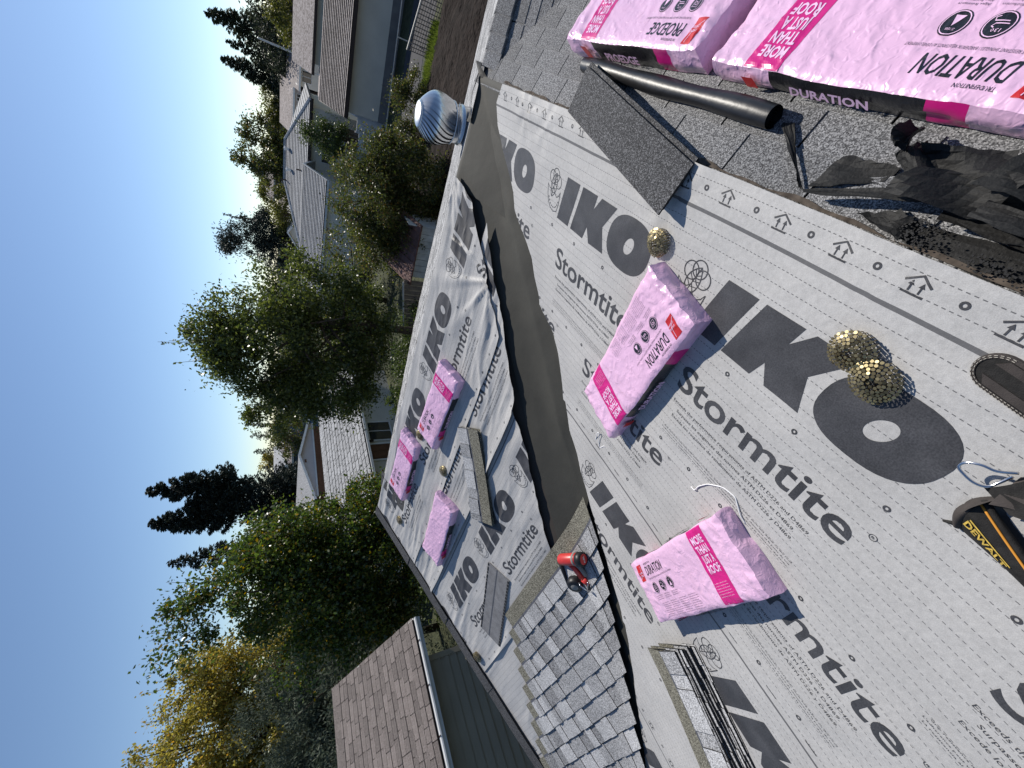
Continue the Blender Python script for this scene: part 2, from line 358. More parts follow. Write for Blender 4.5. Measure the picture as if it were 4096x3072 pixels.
def pattern_big():
    t = [poly_tris([(.023, .93), (-.055, .675), (.085, .675), (.163, .93)][::-1]),
         poly_tris([(.196, .93), (.347, .932), (.326, .857), (.387, .932), (.523, .930), (.432, .804), (.472, .677), (.33, .675), (.291, .751), (.262, .675), (.117, .675)])]
    o = ellp(.660, .803, .168, .134, 40, .12, 0, .82); i_ = ellp(.668, .803, .034, .043, 40, .30)
    t.append(np.array([q for k in range(40) for q in ([o[k], o[(k+1) % 40], i_[(k+1) % 40]], [o[k], i_[(k+1) % 40], i_[k]])]))
    t.append(fit_text('Stormtite', 0, .383, .815, .138, bold=.014, res=4))
    t.append(ring(.845, .50, .012, .0095, 14)); t.append(fit_text('R', .840, .495, .009, .010))
    W = .0050                                   # the little winged emblem beside the name, drawn in line
    for wx, wr in ((-.112, .902), (-.152, .884), (-.082, .872)): t.append(stroke(ellp(wx, wr, .037, .037, 22), W, True))
    A0, A1 = np.array([-.106, .914]), np.array([-.152, .772]); dv = A1-A0; pv = np.array([-dv[1], dv[0]])/np.linalg.norm(dv)
    lf = lambda f, q: tuple(A0+dv*f+pv*q*.034*math.sin(math.pi*f)**.8)
    t.append(stroke([lf(i/12, 1) for i in range(13)]+[lf(1-i/12, -1) for i in range(1, 12)], W, True)); t.append(stroke([lf(0, 0), lf(1, 0)], W*.8))
    for f in (.22, .40, .58, .76): t.append(stroke([lf(f-.06, 1), lf(f+.08, 0), lf(f-.06, -1)], W*.8))
    tail = [(-.205, .835), (-.200, .78), (-.185, .735), (-.155, .705), (-.117, .692), (-.075, .705), (-.055, .75), (-.044, .825), (-.060, .800), (-.085, .785), (-.110, .800), (-.130, .835), (-.150, .815), (-.180, .815)]
    t.append(stroke(tail, W, True))
    for k in range(9):
        f = k/8; a = math.radians(200+140*f); t.append(poly_tris(ellp(-.122+.062*math.cos(a), .785+.068*math.sin(a), .0042, .0062, 8, 0, a)))
    return np.concatenate(t)
def pattern_lines():
    t = [fit_text('Exceeds the performance requirements of ASTM D226 and D4869.', .02, .308, .72, .0170, res=2),
         fit_text('Surpasse les exigences des normes ASTM D226 et D4869.', .06, .268, .64, .0170, res=2),
         fit_text('Excede los requisitos de rendimiento de ASTM D226 y D4869.', .045, .226, .67, .0170, res=2)]
    return np.concatenate(t)
def pattern_small():
    t = [fit_text('Grip resistance may vary with surface conditions, weather, footwear, roof pitch, snow and debris on the roof.', .03, .142, .74, .0078, res=1),
         fit_text("L'adherence peut varier selon les conditions de la surface, la temperature, le type de chaussures et la pente du toit.", .02, .126, .75, .0078, res=1),
         fit_text('La resistencia al deslizamiento puede variar segun las condiciones de la superficie y la inclinacion del techo.', .03, .110, .74, .0078, res=1)]
    return np.concatenate(t)
def pattern_marks():
    t = [ring(x, .052, .0105, .0045, 12) for x in (.04, .247, .453, .66, .866, 1.07)]+[ring(x, .612, .0105, .0045, 12) for x in (.19, .50, .81, 1.12)]
    t += [ring(x, 1.174, .0105, .0045, 12) for x in (.01, .21, .41, .61, .81, 1.01)]
    for x in (.11, .31, .51, .71, .91, 1.11):
        t.append(stroke([(x-.030, 1.176), (x, 1.196), (x+.030, 1.176)], .0055)); t.append(stroke([(x-.026, 1.148), (x+.026, 1.148)], .0055))
        for d in (-.012, .012):
            t.append(stroke([(x+d, 1.153), (x+d, 1.172)], .004)); t.append(np.array([[(x+d-.007, 1.169), (x+d+.007, 1.169), (x+d, 1.182)]]))
    return np.concatenate(t)
PAT = {'big': pattern_big(), 'lines': pattern_lines(), 'small': pattern_small(), 'marks': pattern_marks()}
PERIOD = 1.2256

def clip(poly, f):
    """keep f(u,v) >= 0"""
    out = []; n = len(poly)
    for i in range(n):
        a = poly[i]; b = poly[(i+1) % n]; fa = f(a); fb = f(b)
        if fa >= 0: out.append(a)
        if (fa >= 0) != (fb >= 0):
            t = fa/(fa-fb); out.append((a[0]+(b[0]-a[0])*t, a[1]+(b[1]-a[1])*t))
    return out
class Sheet:
    def __init__(s, pl, u0, u1, v0, v1, edge, side, hf, step, other=None):
        s.pl = pl; s.side = side; s.step = step; s.u0 = u0; s.v0 = v0; s.other = other
        s.ev = np.array([e[0] for e in edge]); s.eu = np.array([e[1] for e in edge])
        s.nu = int(math.ceil((u1-u0)/step)); s.nv = int(math.ceil((v1-v0)/step)); s.du = (u1-u0)/s.nu; s.dv = (v1-v0)/s.nv
        s.us = u0+s.du*np.arange(s.nu+1); s.vs = v0+s.dv*np.arange(s.nv+1); s.u1 = u1; s.v1 = v1
        U, V = np.meshgrid(s.us, s.vs); s.E = np.interp(V, s.ev, s.eu); s.h = hf(U, V, s.side*(s.E-U))
    def hgt(s, u, v):
        i = np.clip((u-s.u0)/s.du, 0, s.nu-1e-6); j = np.clip((v-s.v0)/s.dv, 0, s.nv-1e-6); a = i.astype(int); b = j.astype(int); fx = i-a; fy = j-b
        h00, h10, h01, h11 = s.h[b, a], s.h[b, a+1], s.h[b+1, a], s.h[b+1, a+1]      # same two triangles per cell as the mesh
        return np.where(fx >= fy, h00+(h10-h00)*fx+(h11-h10)*fy, h00+(h11-h01)*fx+(h01-h00)*fy)
    def diag(s, i, j): return lambda q: (q[0]-s.us[i])/s.du-(q[1]-s.vs[j])/s.dv
    def cutf(s, vc):
        e = float(np.interp(vc, s.ev, s.eu)); sl = (float(np.interp(vc+.02, s.ev, s.eu))-float(np.interp(vc-.02, s.ev, s.eu)))/.04
        return lambda q: s.side*(e+(q[1]-vc)*sl-q[0])
    def world(s, uv, n):
        uv = np.asarray(uv, float); o = np.array(ORI[s.pl]); return o+np.outer(uv[:, 0], np.array(E1[s.pl]))+np.outer(uv[:, 1], np.array(E2[s.pl]))+np.outer(n, np.array(EN[s.pl]))
    def build(s, name, parent, matl, phase, rlow):
        key = {}; V = []; F = []
        def vid(q):
            k = (round(q[0], 5), round(q[1], 5))
            if k not in key: key[k] = len(V); V.append(q)
            return key[k]
        ins = s.side*(s.E-np.meshgrid(s.us, s.vs)[0])
        for j in range(s.nv):
            for i in range(s.nu):
                q = [ins[j, i], ins[j, i+1], ins[j+1, i+1], ins[j+1, i]]
                if max(q) <= 0: continue
                c = [(s.us[i], s.vs[j]), (s.us[i+1], s.vs[j]), (s.us[i+1], s.vs[j+1]), (s.us[i], s.vs[j+1])]
                if min(q) < 0.06: c = clip(c, s.cutf((s.vs[j]+s.vs[j+1])/2))
                if len(c) < 3: continue
                f = s.diag(i, j)
                for c in (clip(c, f), clip(c, lambda q: -f(q))):
                    if len(c) < 3: continue
                    ids = []
                    for p in c:
                        k = vid(p)
                        if not ids or ids[-1] != k: ids.append(k)
                    if len(ids) > 2 and ids[0] == ids[-1]: ids.pop()
                    if len(ids) >= 3: F.append(ids)
        uv = np.array(V); n = s.hgt(uv[:, 0], uv[:, 1])
        tex = np.column_stack([uv[:, 0]-phase, uv[:, 1]-rlow])
        return mk(name, s.world(uv, n), F, matl, parent, None, True, tex)
    def print(s, name, parent, tris_list, matl, off=.0009):
        polys = []
        for tris in tris_list:
            for t in tris:
                lo = t.min(0); hi = t.max(0)
                if hi[0] < s.u0 or lo[0] > s.u1 or hi[1] < s.v0 or lo[1] > s.v1: continue
                t = [tuple(p) for p in t]; vc = (lo[1]+hi[1])/2
                small = hi[0]-lo[0] < s.du*.7 and hi[1]-lo[1] < s.dv*.7
                i0 = int((lo[0]-s.u0)/s.du); i1 = int((hi[0]-s.u0)/s.du); j0 = int((lo[1]-s.v0)/s.dv); j1 = int((hi[1]-s.v0)/s.dv)
                if small: cells = [t]
                else:
                    cells = []
                    for i in range(max(i0, 0), min(i1, s.nu-1)+1):
                        c = t
                        if i > i0: a = s.us[i]; c = clip(c, lambda q: q[0]-a)
                        if i < i1 and c: b = s.us[i+1]; c = clip(c, lambda q: b-q[0])
                        if len(c) < 3: continue
                        for j in range(max(j0, 0), min(j1, s.nv-1)+1):
                            d = c
                            if j > j0: a2 = s.vs[j]; d = clip(d, lambda q: q[1]-a2)
                            if j < j1 and d: b2 = s.vs[j+1]; d = clip(d, lambda q: b2-q[1])
                            if len(d) < 3: continue
                            f = s.diag(i, j)
                            for e in (clip(d, f), clip(d, lambda q: -f(q))):
                                if len(e) >= 3: cells.append(e)
                for c in cells:
                    uc = sum(p[0] for p in c)/len(c); vcc = sum(p[1] for p in c)/len(c)
                    if vcc < s.v0+.001 or vcc > s.v1: continue
                    dd = s.side*(float(np.interp(vcc, s.ev, s.eu))-uc)
                    if dd < -.06: continue
                    if dd < .06:
                        c = clip(c, s.cutf(vcc))
                        if len(c) < 3: continue
                    polys.append(c)
        if not polys: return
        uv = np.array([p for c in polys for p in c]); F = []; k = 0
        for c in polys: F.append(tuple(range(k, k+len(c)))); k += len(c)
        n = s.hgt(uv[:, 0], uv[:, 1])+off
        return mk(name, s.world(uv, n), F, matl, parent)
def patterns(s0, us, umin, umax, rlow, small_from=None, lines=True):
    out = []; k0 = int(math.floor((umin-s0)/PERIOD))-1
    for k in range(k0, k0+12):
        x = s0+k*PERIOD
        if x > umax+.3 or x+1.15 < umin: continue
        sets = ['big', 'marks']+(['lines'] if lines else [])
        if small_from is not None and x+.8 > small_from: sets.append('small')
        for q in sets: out.append(PAT[q]+np.array([x, rlow]))
    return out

# underlayment on the wing slope (A); reading runs towards the camera, u = -y
EA = [(-4.64, .7), (-4.068, .271), (-3.606, -.025), (-3.277, -.242), (-3.014, -.412), (-2.851, -.554), (-2.664, -.774), (-2.415, -1.091), (-2.281, -1.238), (-2.173, -1.36), (-2.043, -1.489), (-1.929, -1.632), (-1.725, -1.763),
      (-1.615, -1.828), (-1.418, -1.945), (-1.303, -2.066), (-1.215, -2.287), (-1.149, -2.321), (-1.044, -2.412), (-.919, -2.496), (-.819, -2.636), (-.701, -2.823), (-.583, -2.875), (-.223, -3.216), (-.089, -3.235), (.032, -3.12), (.05, -3.10)]
def hA_base(u, v, d):
    ed = np.exp(-np.clip(d, 0, 9)/.16)
    h = .0045*vn(u*3.1+v*2, v*6-u*1.5, 3)+.0022*vn(u*9+v*6, v*15-u*5, 5)+.0040*vn(u*5.5-v*2.5, v*1.6, 6)
    h += .0048*rid(u*2.2+v*1.3, v*11-u*2, 8)*np.clip((vn(u*.9, v*.9, 2)-.45)*3, 0, 1)
    h += ed*(.004+.009*rid(u*5+v*5, (v-u)*2.0, 14))
    return h+.011
def mkA(name, layer, vlo, vhi, phase, umax, lift, small_from, lab=None, extra=None):
    def hf(u, v, d):
        r = v-vlo; h = hA_base(u, v, d)+layer*.0035
        h += lift*np.exp(-(r/.05)**2)*(.25+.75*vn(u*2.3, 0*v+layer, 21))
        if extra is not None: h += extra(u, v)
        return h
    s = Sheet('A', -3.25, umax, vlo, vhi, EA, -1, hf, .03)
    o = s.build('underlayment_sheet', house, MT['under'], phase, vlo)
    s.print('printed_lettering', o, patterns(phase, None, -3.25, umax, vlo, small_from), MT['ink'])
    return s
def ridge_pucker(u, v):
    h = 0
    for cu, cv, r, a in ((-2.72, -.05, .16, .012), (-2.45, -.07, .14, .010), (-.50, -.01, .10, .007), (-1.30, -.10, .15, .012)):
        q = np.arctan2(v-cv, u-cu); d = np.hypot(u-cu, v-cv); h = h+a*np.exp(-(d/r)**2)*(.5+.5*np.cos(q*7+cu*9))
    # the slack lap just below the ridge
    return h+.006*np.exp(-((v+.045)/.05)**2)*vn(u*3.3, v*4, 31)
SA4 = mkA('A4', 0, -4.62, -2.80, .17, .9, .006, None)
SA3 = mkA('A3', 1, -2.88, -1.62, .03, .9, .008, .0)
SA2 = mkA('A2', 2, -1.71, -1.12, -.418, .9, .012, -2)
SA1 = mkA('A1', 3, -1.20, .034, -.93, .9, .003, -2.2, extra=ridge_pucker)

# underlayment on the main slope (B); reading runs to the right, u = x
def hB_base(u, v, d):
    ph = .13; a = u*math.cos(ph)+v*math.sin(ph); b = -u*math.sin(ph)+v*math.cos(ph)
    amp = .35+.9*np.clip((vn(u*.7+3, v*.9, 41)-.25)*2, 0, 1)
    h = amp*(.013*rid(a*.85+7, b*5.2+vn(a*1.5, b*3, 44)*1.2, 43)**2+.009*rid(a*1.1, b*9+2*vn(a*1.4, b*2, 45), 46)**1.5+.0065*rid(a*1.7+4, b*16+1.5*vn(a*2.2, b*3, 49), 50)**1.5)+.0018*vn(u*14, v*22, 47)
    h += np.exp(-np.clip(d, 0, 9)/.10)*(.006+.014*rid(u*5+v*4, (v+u)*2.5, 48))
    return h+.004
def mkB(layer, vlo, vhi, phase, edge, lift, extra=None, lines=True):
    def hf(u, v, d):
        r = v-vlo; h = hB_base(u, v, d)*(1 if layer else .6)+layer*.004
        h += lift*np.exp(-(r/.07)**2)*(.2+.8*vn(u*1.7+layer, 0*v, 51))
        under = 1/(1+np.exp(-(u+4.30+.985*(1.36-v))/.03))/(1+np.exp((v-1.40)/.02))     # pressed flat below the laid shingles
        under = np.maximum(under, 1/(1+np.exp((u+5.45)/.012)))
        h = h*(1-under)+under*(.003+layer*.003)
        if extra is not None: h += extra(u, v, d)
        return h
    s = Sheet('B', -5.60, 0.0 if edge is None else max(e[1] for e in edge)+.03, vlo, vhi, edge, 1, hf, .019)
    o = s.build('underlayment_sheet', house, MT['under'], phase, vlo)
    s.print('printed_lettering', o, patterns(phase, None, -5.6, s.u1, vlo, None, lines), MT['ink'], .0011)
    return s
RB = YR*K
EB1 = [(2.70, -1.69), (2.742, -1.648), (2.982, -1.423), (3.147, -1.217), (3.409, -.959), (3.537, -.806), (3.70, -.735), (RB, -.70)]
EB2 = [(2.28, -2.16), (2.302, -2.153), (2.355, -2.006), (2.424, -1.93), (2.652, -1.684), (2.751, -1.535), (3.055, -1.211), (3.337, -.84), (3.451, -.717)]
EB3 = [(.9, -3.45), (1.367, -3.023), (1.514, -2.896), (1.699, -2.697), (1.856, -2.55), (2.033, -2.365), (2.162, -2.239), (2.292, -2.172), (2.45, -2.0)]
EB4 = [(-1.0, -4.7), (1.3, -3.1)]
def gather(u, v, d):                       # sheet pulled up into a bunch by the vent
    q = np.arctan2(v-RB-.05, u+.66); r = np.hypot(v-RB-.05, u+.66)
    g = .012*np.exp(-(r/.55)**2)*(.5+.5*np.cos(q*23+np.sin(q*7)*1.5))
    q2 = np.arctan2(v-3.06, u+1.30); r2_ = np.hypot(v-3.06, u+1.30)
    f = .017*np.exp(-(r2_/.75)**2)*np.clip(np.cos(q2*9+.6), 0, 1)**2*(u < -1.2)
    return g+f
mkB(0, -.90, 1.30, -5.973, EB4, .006)
mkB(1, 1.168, 2.40, -3.781, EB3, .012)
mkB(2, 2.297, 3.30, -2.561, EB2, .034)
mkB(3, 2.745, RB-.004, -1.3066, EB1, .010, gather)

# valley felt
m = MB()
def felt(s, t):
    y = 3.60-s*6.0; x = min((y-YR)+(t-.5)*1.10+.03*math.sin(y*2.1), -.004+.06*(t-1))
    wob = .010*float(vn(x*4+y*3, y*2.2, 61))+.006*float(rid(x*9, y*1.4, 62))
    o_ = .050*min(1, max(0, (-3.40-(x-y))/.22))*min(1, max(0, (y-1.40)/.3))*min(1, max(0, (3.3-y)/.4))
    return Vector((x, y, smax(zA(x, y)+o_, zB(x, y), .05)+(.001+wob*max(.1, 1-3.2*abs(t-.5)))*K))
m2 = MB(); m2.grid(lambda a, b: felt(b, a), 46, 190); m2.build('valley_felt', MT['felt'], house, True)
# felt carried up round the vent and over the ridge, with its torn flap
m = MB()
def felt2(a, b):
    x = -.78+a*.80; y = 2.95+b*.72; n = .010+.008*float(vn(x*6, y*5, 63))
    z = max(min(zA(x, y), H-HA-T*x), min(zB(x, y), zr-T*(y-YR)))
    return Vector((x, y, z+n+.004))
m.grid(felt2, 34, 30); o = m.build('valley_felt', MT['felt'], house, True)
m = MB()
def flap(a, b):
    x = -.30+a*.40; y = 3.58+b*.075+.06*a*(1-b); lift = .012+.05*(1-a)*(1-b)**2*math.sin(a*2.6)+.02*float(vn(x*9, y*9, 64))
    z = min(zB(x, y), zr-T*(y-YR))
    return Vector((x, y+.02, z+lift+.012))
m.grid(flap, 22, 8); m.build('felt_flap', MT['felt'], house, True)
m = MB()
def flap2(a, b):
    x = .005+a*.09; y = 3.60-.09*b+.18*a; return Vector((x, y, min(zB(x, y), zr-T*(y-YR))+.03+.05*a*(1-b)))
m.grid(flap2, 6, 5); m.build('felt_flap', MT['scrap'], house, True)

# ------------------------------------------------------------------ laminated shingles
def shingle_geo(L_, seed, posf, W=.318, E_=.150, th=.006, ds=.06, raise_=.0050):
    """posf(s, v, h) -> point; s along, v up from the butt edge, h above the bed"""
    g = random.Random(seed); mb = MB(); s = 0; brk = [0]
    while s < L_-.06:
        s += g.choice((.075, .11, .14, .17, .2)); brk.append(min(s, L_))
    if brk[-1] < L_: brk[-1] = L_
    for i in range(len(brk)-1):
        a, b = brk[i], brk[i+1]; up = (i % 2); tone = g.choice((0, 0, 1, 1)) if up else g.choice((1, 1, 2, 0)); hh = th+(raise_ if up else 0)
        n = max(1, int(math.ceil((b-a)/ds))); e = 0 if up else .004
        for k in range(n):
            s0 = a+(b-a)*k/n+(.0012 if k == 0 else 0); s1 = a+(b-a)*(k+1)/n
            V = [posf(s0, e, hh), posf(s1, e, hh), posf(s1, E_, hh-.001), posf(s0, E_, hh-.001), posf(s0, e, 0), posf(s1, e, 0)]
            mb.add(V, [(0, 1, 2, 3)], tone); mb.add(V, [(4, 5, 1, 0)], 4)
            if up and k == 0: mb.add([posf(s0, e, 0), posf(s0, e, hh), posf(s0, E_, hh), posf(s0, E_, 0)], [(0, 1, 2, 3)], 4)
            if up and k == n-1: mb.add([posf(s1, e, 0), posf(s1, e, hh), posf(s1, E_, hh), posf(s1, E_, 0)], [(3, 2, 1, 0)], 4)
    n = max(1, int(math.ceil(L_/ds)))
    for k in range(n):
        s0 = L_*k/n; s1 = L_*(k+1)/n
        for v0, v1, mt_, h0 in ((E_, E_+.022, 5, .0035), (E_+.022, W, 3, .0032)):
            mb.add([posf(s0, v0, h0), posf(s1, v0, h0), posf(s1, v1, .003), posf(s0, v1, .003)], [(0, 1, 2, 3)], mt_)
        mb.add([posf(s0, W, .003), posf(s1, W, .003), posf(s1, W, 0), posf(s0, W, 0)], [(0, 1, 2, 3)], 4)
        for v0, v1 in ((0, E_), (E_, E_+.022), (E_+.022, W)): mb.add([posf(s0, v0, 0), posf(s1, v0, 0), posf(s1, v1, 0), posf(s0, v1, 0)], [(3, 2, 1, 0)], 4)
    for s_ in (0, L_): mb.add([posf(s_, 0, 0), posf(s_, 0, th), posf(s_, W, .003), posf(s_, W, 0)], [(0, 1, 2, 3)], 4)
    return mb
SHM = None
def sh_mats(): return [MT['sh_l'], MT['sh_m'], MT['sh_d'], MT['sh_h'], MT['edge'], MT['sh_s']]
tips = [(-2.371, .987), (-2.525, .849), (-2.668, .709), (-2.842, .564), (-2.991, .422), (-3.129, .285), (-3.305, .145), (-3.459, -.001), (-3.642, -.146), (-3.79, -.288), (-3.94, -.43), (-4.09, -.57)]
for k, (xr, yk) in enumerate(tips):
    xl = -4.30-.147*k; xl = max(xl, -5.48); cuts = [xr]; x = xr-rnd.uniform(.45, .95)
    while x > xl+.25: cuts.append(x); x -= 1.0
    cuts.append(xl)
    for i in range(len(cuts)-1):
        a, b = cuts[i+1]+.001, cuts[i]; last = (i == 0)
        def posf(s, v, h, a=a, b=b, yk=yk, last=last):
            x = a+s; y = yk+v/K
            if last: x = x+(v/K)*max(0, (s-(b-a)+.30)/.30)*.55-.012    # trimmed along the valley
            return roofpt(x, y, .017+.0185*(1-v/.318)+h, .16)
        shingle_geo(b-a, k*17+i, posf).build('shingle', sh_mats(), house)
# starter strips along the rake
for b0, b1 in ((2.88, RB+.02), (1.93, 2.876), (.99, 1.926), (.04, .986), (-.9, .036)):
    m = MB(); n = 10
    def st(a, b): return P('B', -5.665+a*.185, b0+(b1-b0)*b, .026+.006*math.sin(b*3.1+b0)+.004*a)
    m.grid(st, 2, n); bb = len(m.V)
    m.grid(lambda a, b: st(a, b)-EN['B']*.006, 2, n, 1)
    m.add([st(1, 0), st(1, 1), st(1, 1)-EN['B']*.008, st(1, 0)-EN['B']*.008], [(0, 1, 2, 3)], 1)
    m.add([st(0, 0), st(1, 0), st(1, 0)-EN['B']*.008, st(0, 0)-EN['B']*.008], [(3, 2, 1, 0)], 1)
    m.build('starter_strip', [MT['start'], MT['edge']], house)

# old three-tab shingles, right of the ridge
tabm = MB(); tw = .3255; ex = .118
tabm.box(.0035, tw-.0035, 0, .20, -.004, 0)
tab0 = None
vv = [tuple(v) for v in tabm.V]
for r in range(9):
    for k in range(-1, 13):
        u = .17+k*.3265+(.163 if r % 2 else 0)-.02*(r % 3); vb = -.045-ex*(r+1)
        if u > 3.5 or u < -.2: continue
        M4 = frame('C', u, vb, rnd.uniform(-.3, .3), .012) @ Matrix.Rotation(R_(-2.6), 4, 'X')
        if tab0 is None: tab0 = tabm.build('shingle', MT['old'], house, False, M4)
        else: copy_of(tab0, house, M4)
for r in range(5):                                      # same shingles on the main slope beyond the wing valley
    for k in range(7):
        u = -.12+k*.3265+(.163 if r % 2 else .05); vb = 3.63-.101*(r+1)
        if u < .5*0-.30+r*.05: continue
        copy_of(tab0, house, frame('B', u+.12+r*.11, vb, 0, .008) @ Matrix.Rotation(R_(-2.6), 4, 'X'))
capm = MB(); capm.prism([(0, -.165, -.048), (0, 0, .006), (0, .15, -.044), (0, .15, -.048), (0, 0, .001), (0, -.165, -.053)], (.22, 0, 0)); cap0 = None
for k in range(22):
    M4 = Matrix.Translation((.08+k*.105, YR+.0, zr+.022)) @ Matrix.Rotation(R_(4.0), 4, 'Y')
    if cap0 is None: cap0 = capm.build('ridge_cap', MT['old'], house, False, M4)
    else: copy_of(cap0, house, M4)
# rust and sand along the cut edge of the old shingles
m = MB(); n = 60
def dirt(a, b): return P('C', .2+a*3.0, -.024-b*(.010+.005*math.sin(a*40)+.005*math.sin(a*97)), .0145+.001*math.sin(a*91))
m.grid(dirt, n, 1); m.build('dirt_line', MT['dirt'], house)
# ------------------------------------------------------------------ wrapped bundles
def bundle(mat4, label, seed, thick=.094, top='duration', wid=.337, lng=1.0, detail=1, group='wrapped bundles of shingles', tear=None, band='DURATION'):
    root = empty('shingle_bundle', mat4, label, 'bundle', group)
    hx, hy, th = lng/2, wid/2, thick; rb = .016
    def hz(u, v):
        u = np.asarray(u, float); v = np.asarray(v, float)
        e = np.minimum(np.clip(hx-np.abs(u), 0, 1), np.clip(hy-np.abs(v), 0, 1))
        h = th-.010*np.exp(-e/.012)
        endz = np.exp(-np.clip(hx-np.abs(u), 0, 1)/.11)
        h = h+.0050*rid(u*26+v*5+seed, v*3.5+u*2, seed)**1.5*(.45+1.1*endz)+.0060*rid(u*15+v*7, v*13-u*5, seed+3)*(.35+1.3*endz)+.0040*rid(u*9+v*21, v*40+u*14, seed+4)*(.4+.7*endz)+.006*vn(u*4, v*7, seed+5)
        return h
    nx, ny = 110*detail, 40*detail
    us = np.linspace(-hx, hx, nx+1); vs_ = np.linspace(-hy, hy, ny+1); U, V = np.meshgrid(us, vs_); Z = hz(U, V)
    U2 = U+.008*(vn(V*20, U*0+seed, seed+8)-.5)*(np.abs(U) > hx-.02); V2 = V+.010*(vn(U*9, U*0+seed, seed+9)-.5)*(np.abs(V) > hy-.02)
    Vx = np.column_stack([U2.ravel(), V2.ravel(), Z.ravel()]); n1 = nx+1
    F = [(j*n1+i, j*n1+i+1, (j+1)*n1+i+1, (j+1)*n1+i) for j in range(ny) for i in range(nx)]
    mk('wrap_top', Vx, F, MT['pink'], root, None, True)
    # sides: skirt from the rim down to the roof, creased
    per = [(0, i) for i in range(nx)]+[(j, nx) for j in range(ny)]+[(ny, i) for i in range(nx, 0, -1)]+[(j, 0) for j in range(ny, 0, -1)]
    for nm, sel in (('wrap_side', per[:nx+1]), ('wrap_end', per[nx:nx+ny+1]), ('wrap_side', per[nx+ny:2*nx+ny+1]), ('wrap_end', per[2*nx+ny:]+per[:1])):
        VV = []; FF = []; mi = []; lv = 6
        for k, (j, i) in enumerate(sel):
            x, y, z = U2[j, i], V2[j, i], Z[j, i]; nx_ = 1 if i == nx else (-1 if i == 0 else 0); ny_ = 1 if j == ny else (-1 if j == 0 else 0)
            for l in range(lv+1):
                f = l/lv; wv = (float(vn((x+y)*13+seed, f*3.3, seed+12))-.5)*.014*math.sin(f*3.14)+.006*math.sin(f*3.14)
                VV.append((x+nx_*wv, y+ny_*wv, z*(1-f)+.001*f))
        for k in range(len(sel)-1):
            for l in range(lv):
                a = k*(lv+1)+l; FF.append((a, a+1, a+lv+2, a+lv+1))
                xm = U2[sel[k]]; mi.append(1 if (nm == 'wrap_side' and -.22 < xm < .26 and l >= 0) else (2 if nm == 'wrap_side' and (-.31 < xm <= -.22) else 0))
        o = mk(nm, VV, FF, [MT['pink'], MT['wblack'], MT['magenta']], root, mi, True)
        if nm == 'wrap_side':
            s = -1 if sel[0][0] == 0 else 1
            t = fit_text(band, -.17 if s < 0 else -.17, .022, .26, th*.42, bold=.03, shear=.12)
            t = t.reshape(-1, 2); x = t[:, 0]*(1 if s < 0 else -1)+(0.0 if s < 0 else .0); pts = np.column_stack([x, np.full(len(t), s*(hy+.0145)), t[:, 1]])
            mk('printed_lettering', pts, [(3*i, 3*i+1, 3*i+2) for i in range(len(t)//3)], MT['paleink'], o)
            rp = np.array(poly_tris([(.30, .02), (.35, .02), (.36, th-.02), (.31, th-.02)])).reshape(-1, 2); rp[:, 0] *= (-1 if s < 0 else 1)
            mk('printed_logo', np.column_stack([rp[:, 0], np.full(len(rp), s*(hy+.0145)), rp[:, 1]]), [(3*i, 3*i+1, 3*i+2) for i in range(len(rp)//3)], MT['red'], o)
    if top is None: return root
    sheets = {'magenta': [], 'black': [], 'red': [], 'pale': [], 'grey': [], 'white': []}
    bx = .20
    sheets['magenta'].append(poly_tris([(bx, -hy+.004), (bx+.135, -hy+.004), (bx+.155, hy-.004), (bx+.02, hy-.004)]))
    for i, wd in enumerate(('MORE', 'THAN', 'JUST A', 'ROOF')):
        sheets['pale'].append(fit_text(wd, bx+.033, .098-i*.043, .095, .036, bold=.03))
    for i in range(6): sheets['pale'].append(fit_text('shingles that make a house stand out and keep out weather', bx+.015, -.075-i*.011, .10, .005, res=1))
    name = 'DURATION' if top == 'duration' else 'PROEDGE'
    sheets['black'].append(fit_text(name, -.345, .075, .205, .050, bold=.012, shear=.16))
    sheets['black'].append(fit_text('TRUDEFINITION', -.340, .131, .085, .010, res=1)); sheets['grey'].append(fit_text('ALGAE RESISTANT SHINGLES / BARDEAUX RESISTANTS AU DEVELOPPEMENT', -.345, .052, .27, .008, res=1))
    lg = [(-.445, .055), (-.39, .055), (-.375, .145), (-.43, .145)]
    sheets['red'].append(poly_tris(lg)); sheets['white'].append(fit_text('OWENS', -.424, .095, .040, .010, bold=.01)); sheets['white'].append(fit_text('CORNING', -.427, .080, .046, .010, bold=.01))
    sheets['white'].append(stroke([(-.440, .068), (-.41, .085), (-.395, .11), (-.390, .140)], .0022))
    for i, cx in enumerate((-.325, -.235, -.145)):
        sheets['black'].append(poly_tris(ellp(cx, .005, .030, .030, 20))); sheets['white'].append(ring(cx, .005, .0275, .0255, 20))
        if i == 0: sheets['white'].append(stroke([(cx-.012, -.010), (cx+.010, -.010), (cx+.014, .018), (cx-.010, .018)], .0022, True)); sheets['white'].append(ring(cx+.001, .005, .007, .005, 12))
        if i == 1: sheets['white'] += [stroke([(cx-.018, .003), (cx+.008, .003), (cx+.012, .009), (cx+.006, .012)], .0022), stroke([(cx-.014, -.003), (cx+.014, -.003), (cx+.017, -.010), (cx+.010, -.013)], .0022), fit_text('130', cx-.012, .014, .018, .008, res=1)]
        if i == 2: sheets['white'] += [poly_tris([(cx-.012, -.012), (cx+.010, -.012), (cx+.003, .012)]), fit_text('25 YEAR', cx-.010, .016, .02, .006, res=1)]
        for l in range(3): sheets['grey'].append(fit_text(('Limited Lifetime', '130 MPH Wind Resistance', 'Algae Resistance')[i], cx-.036, -.040-l*.009, .068 if l != 1 else .058, .0058, res=1))
    for c in range(4):
        for l in range(8): sheets['grey'].append(fit_text('limited warranty for details see actual terms', -.345+c*.098, -.080-l*.0098, .088*(1 if l % 3 else .85), .0055, res=1))
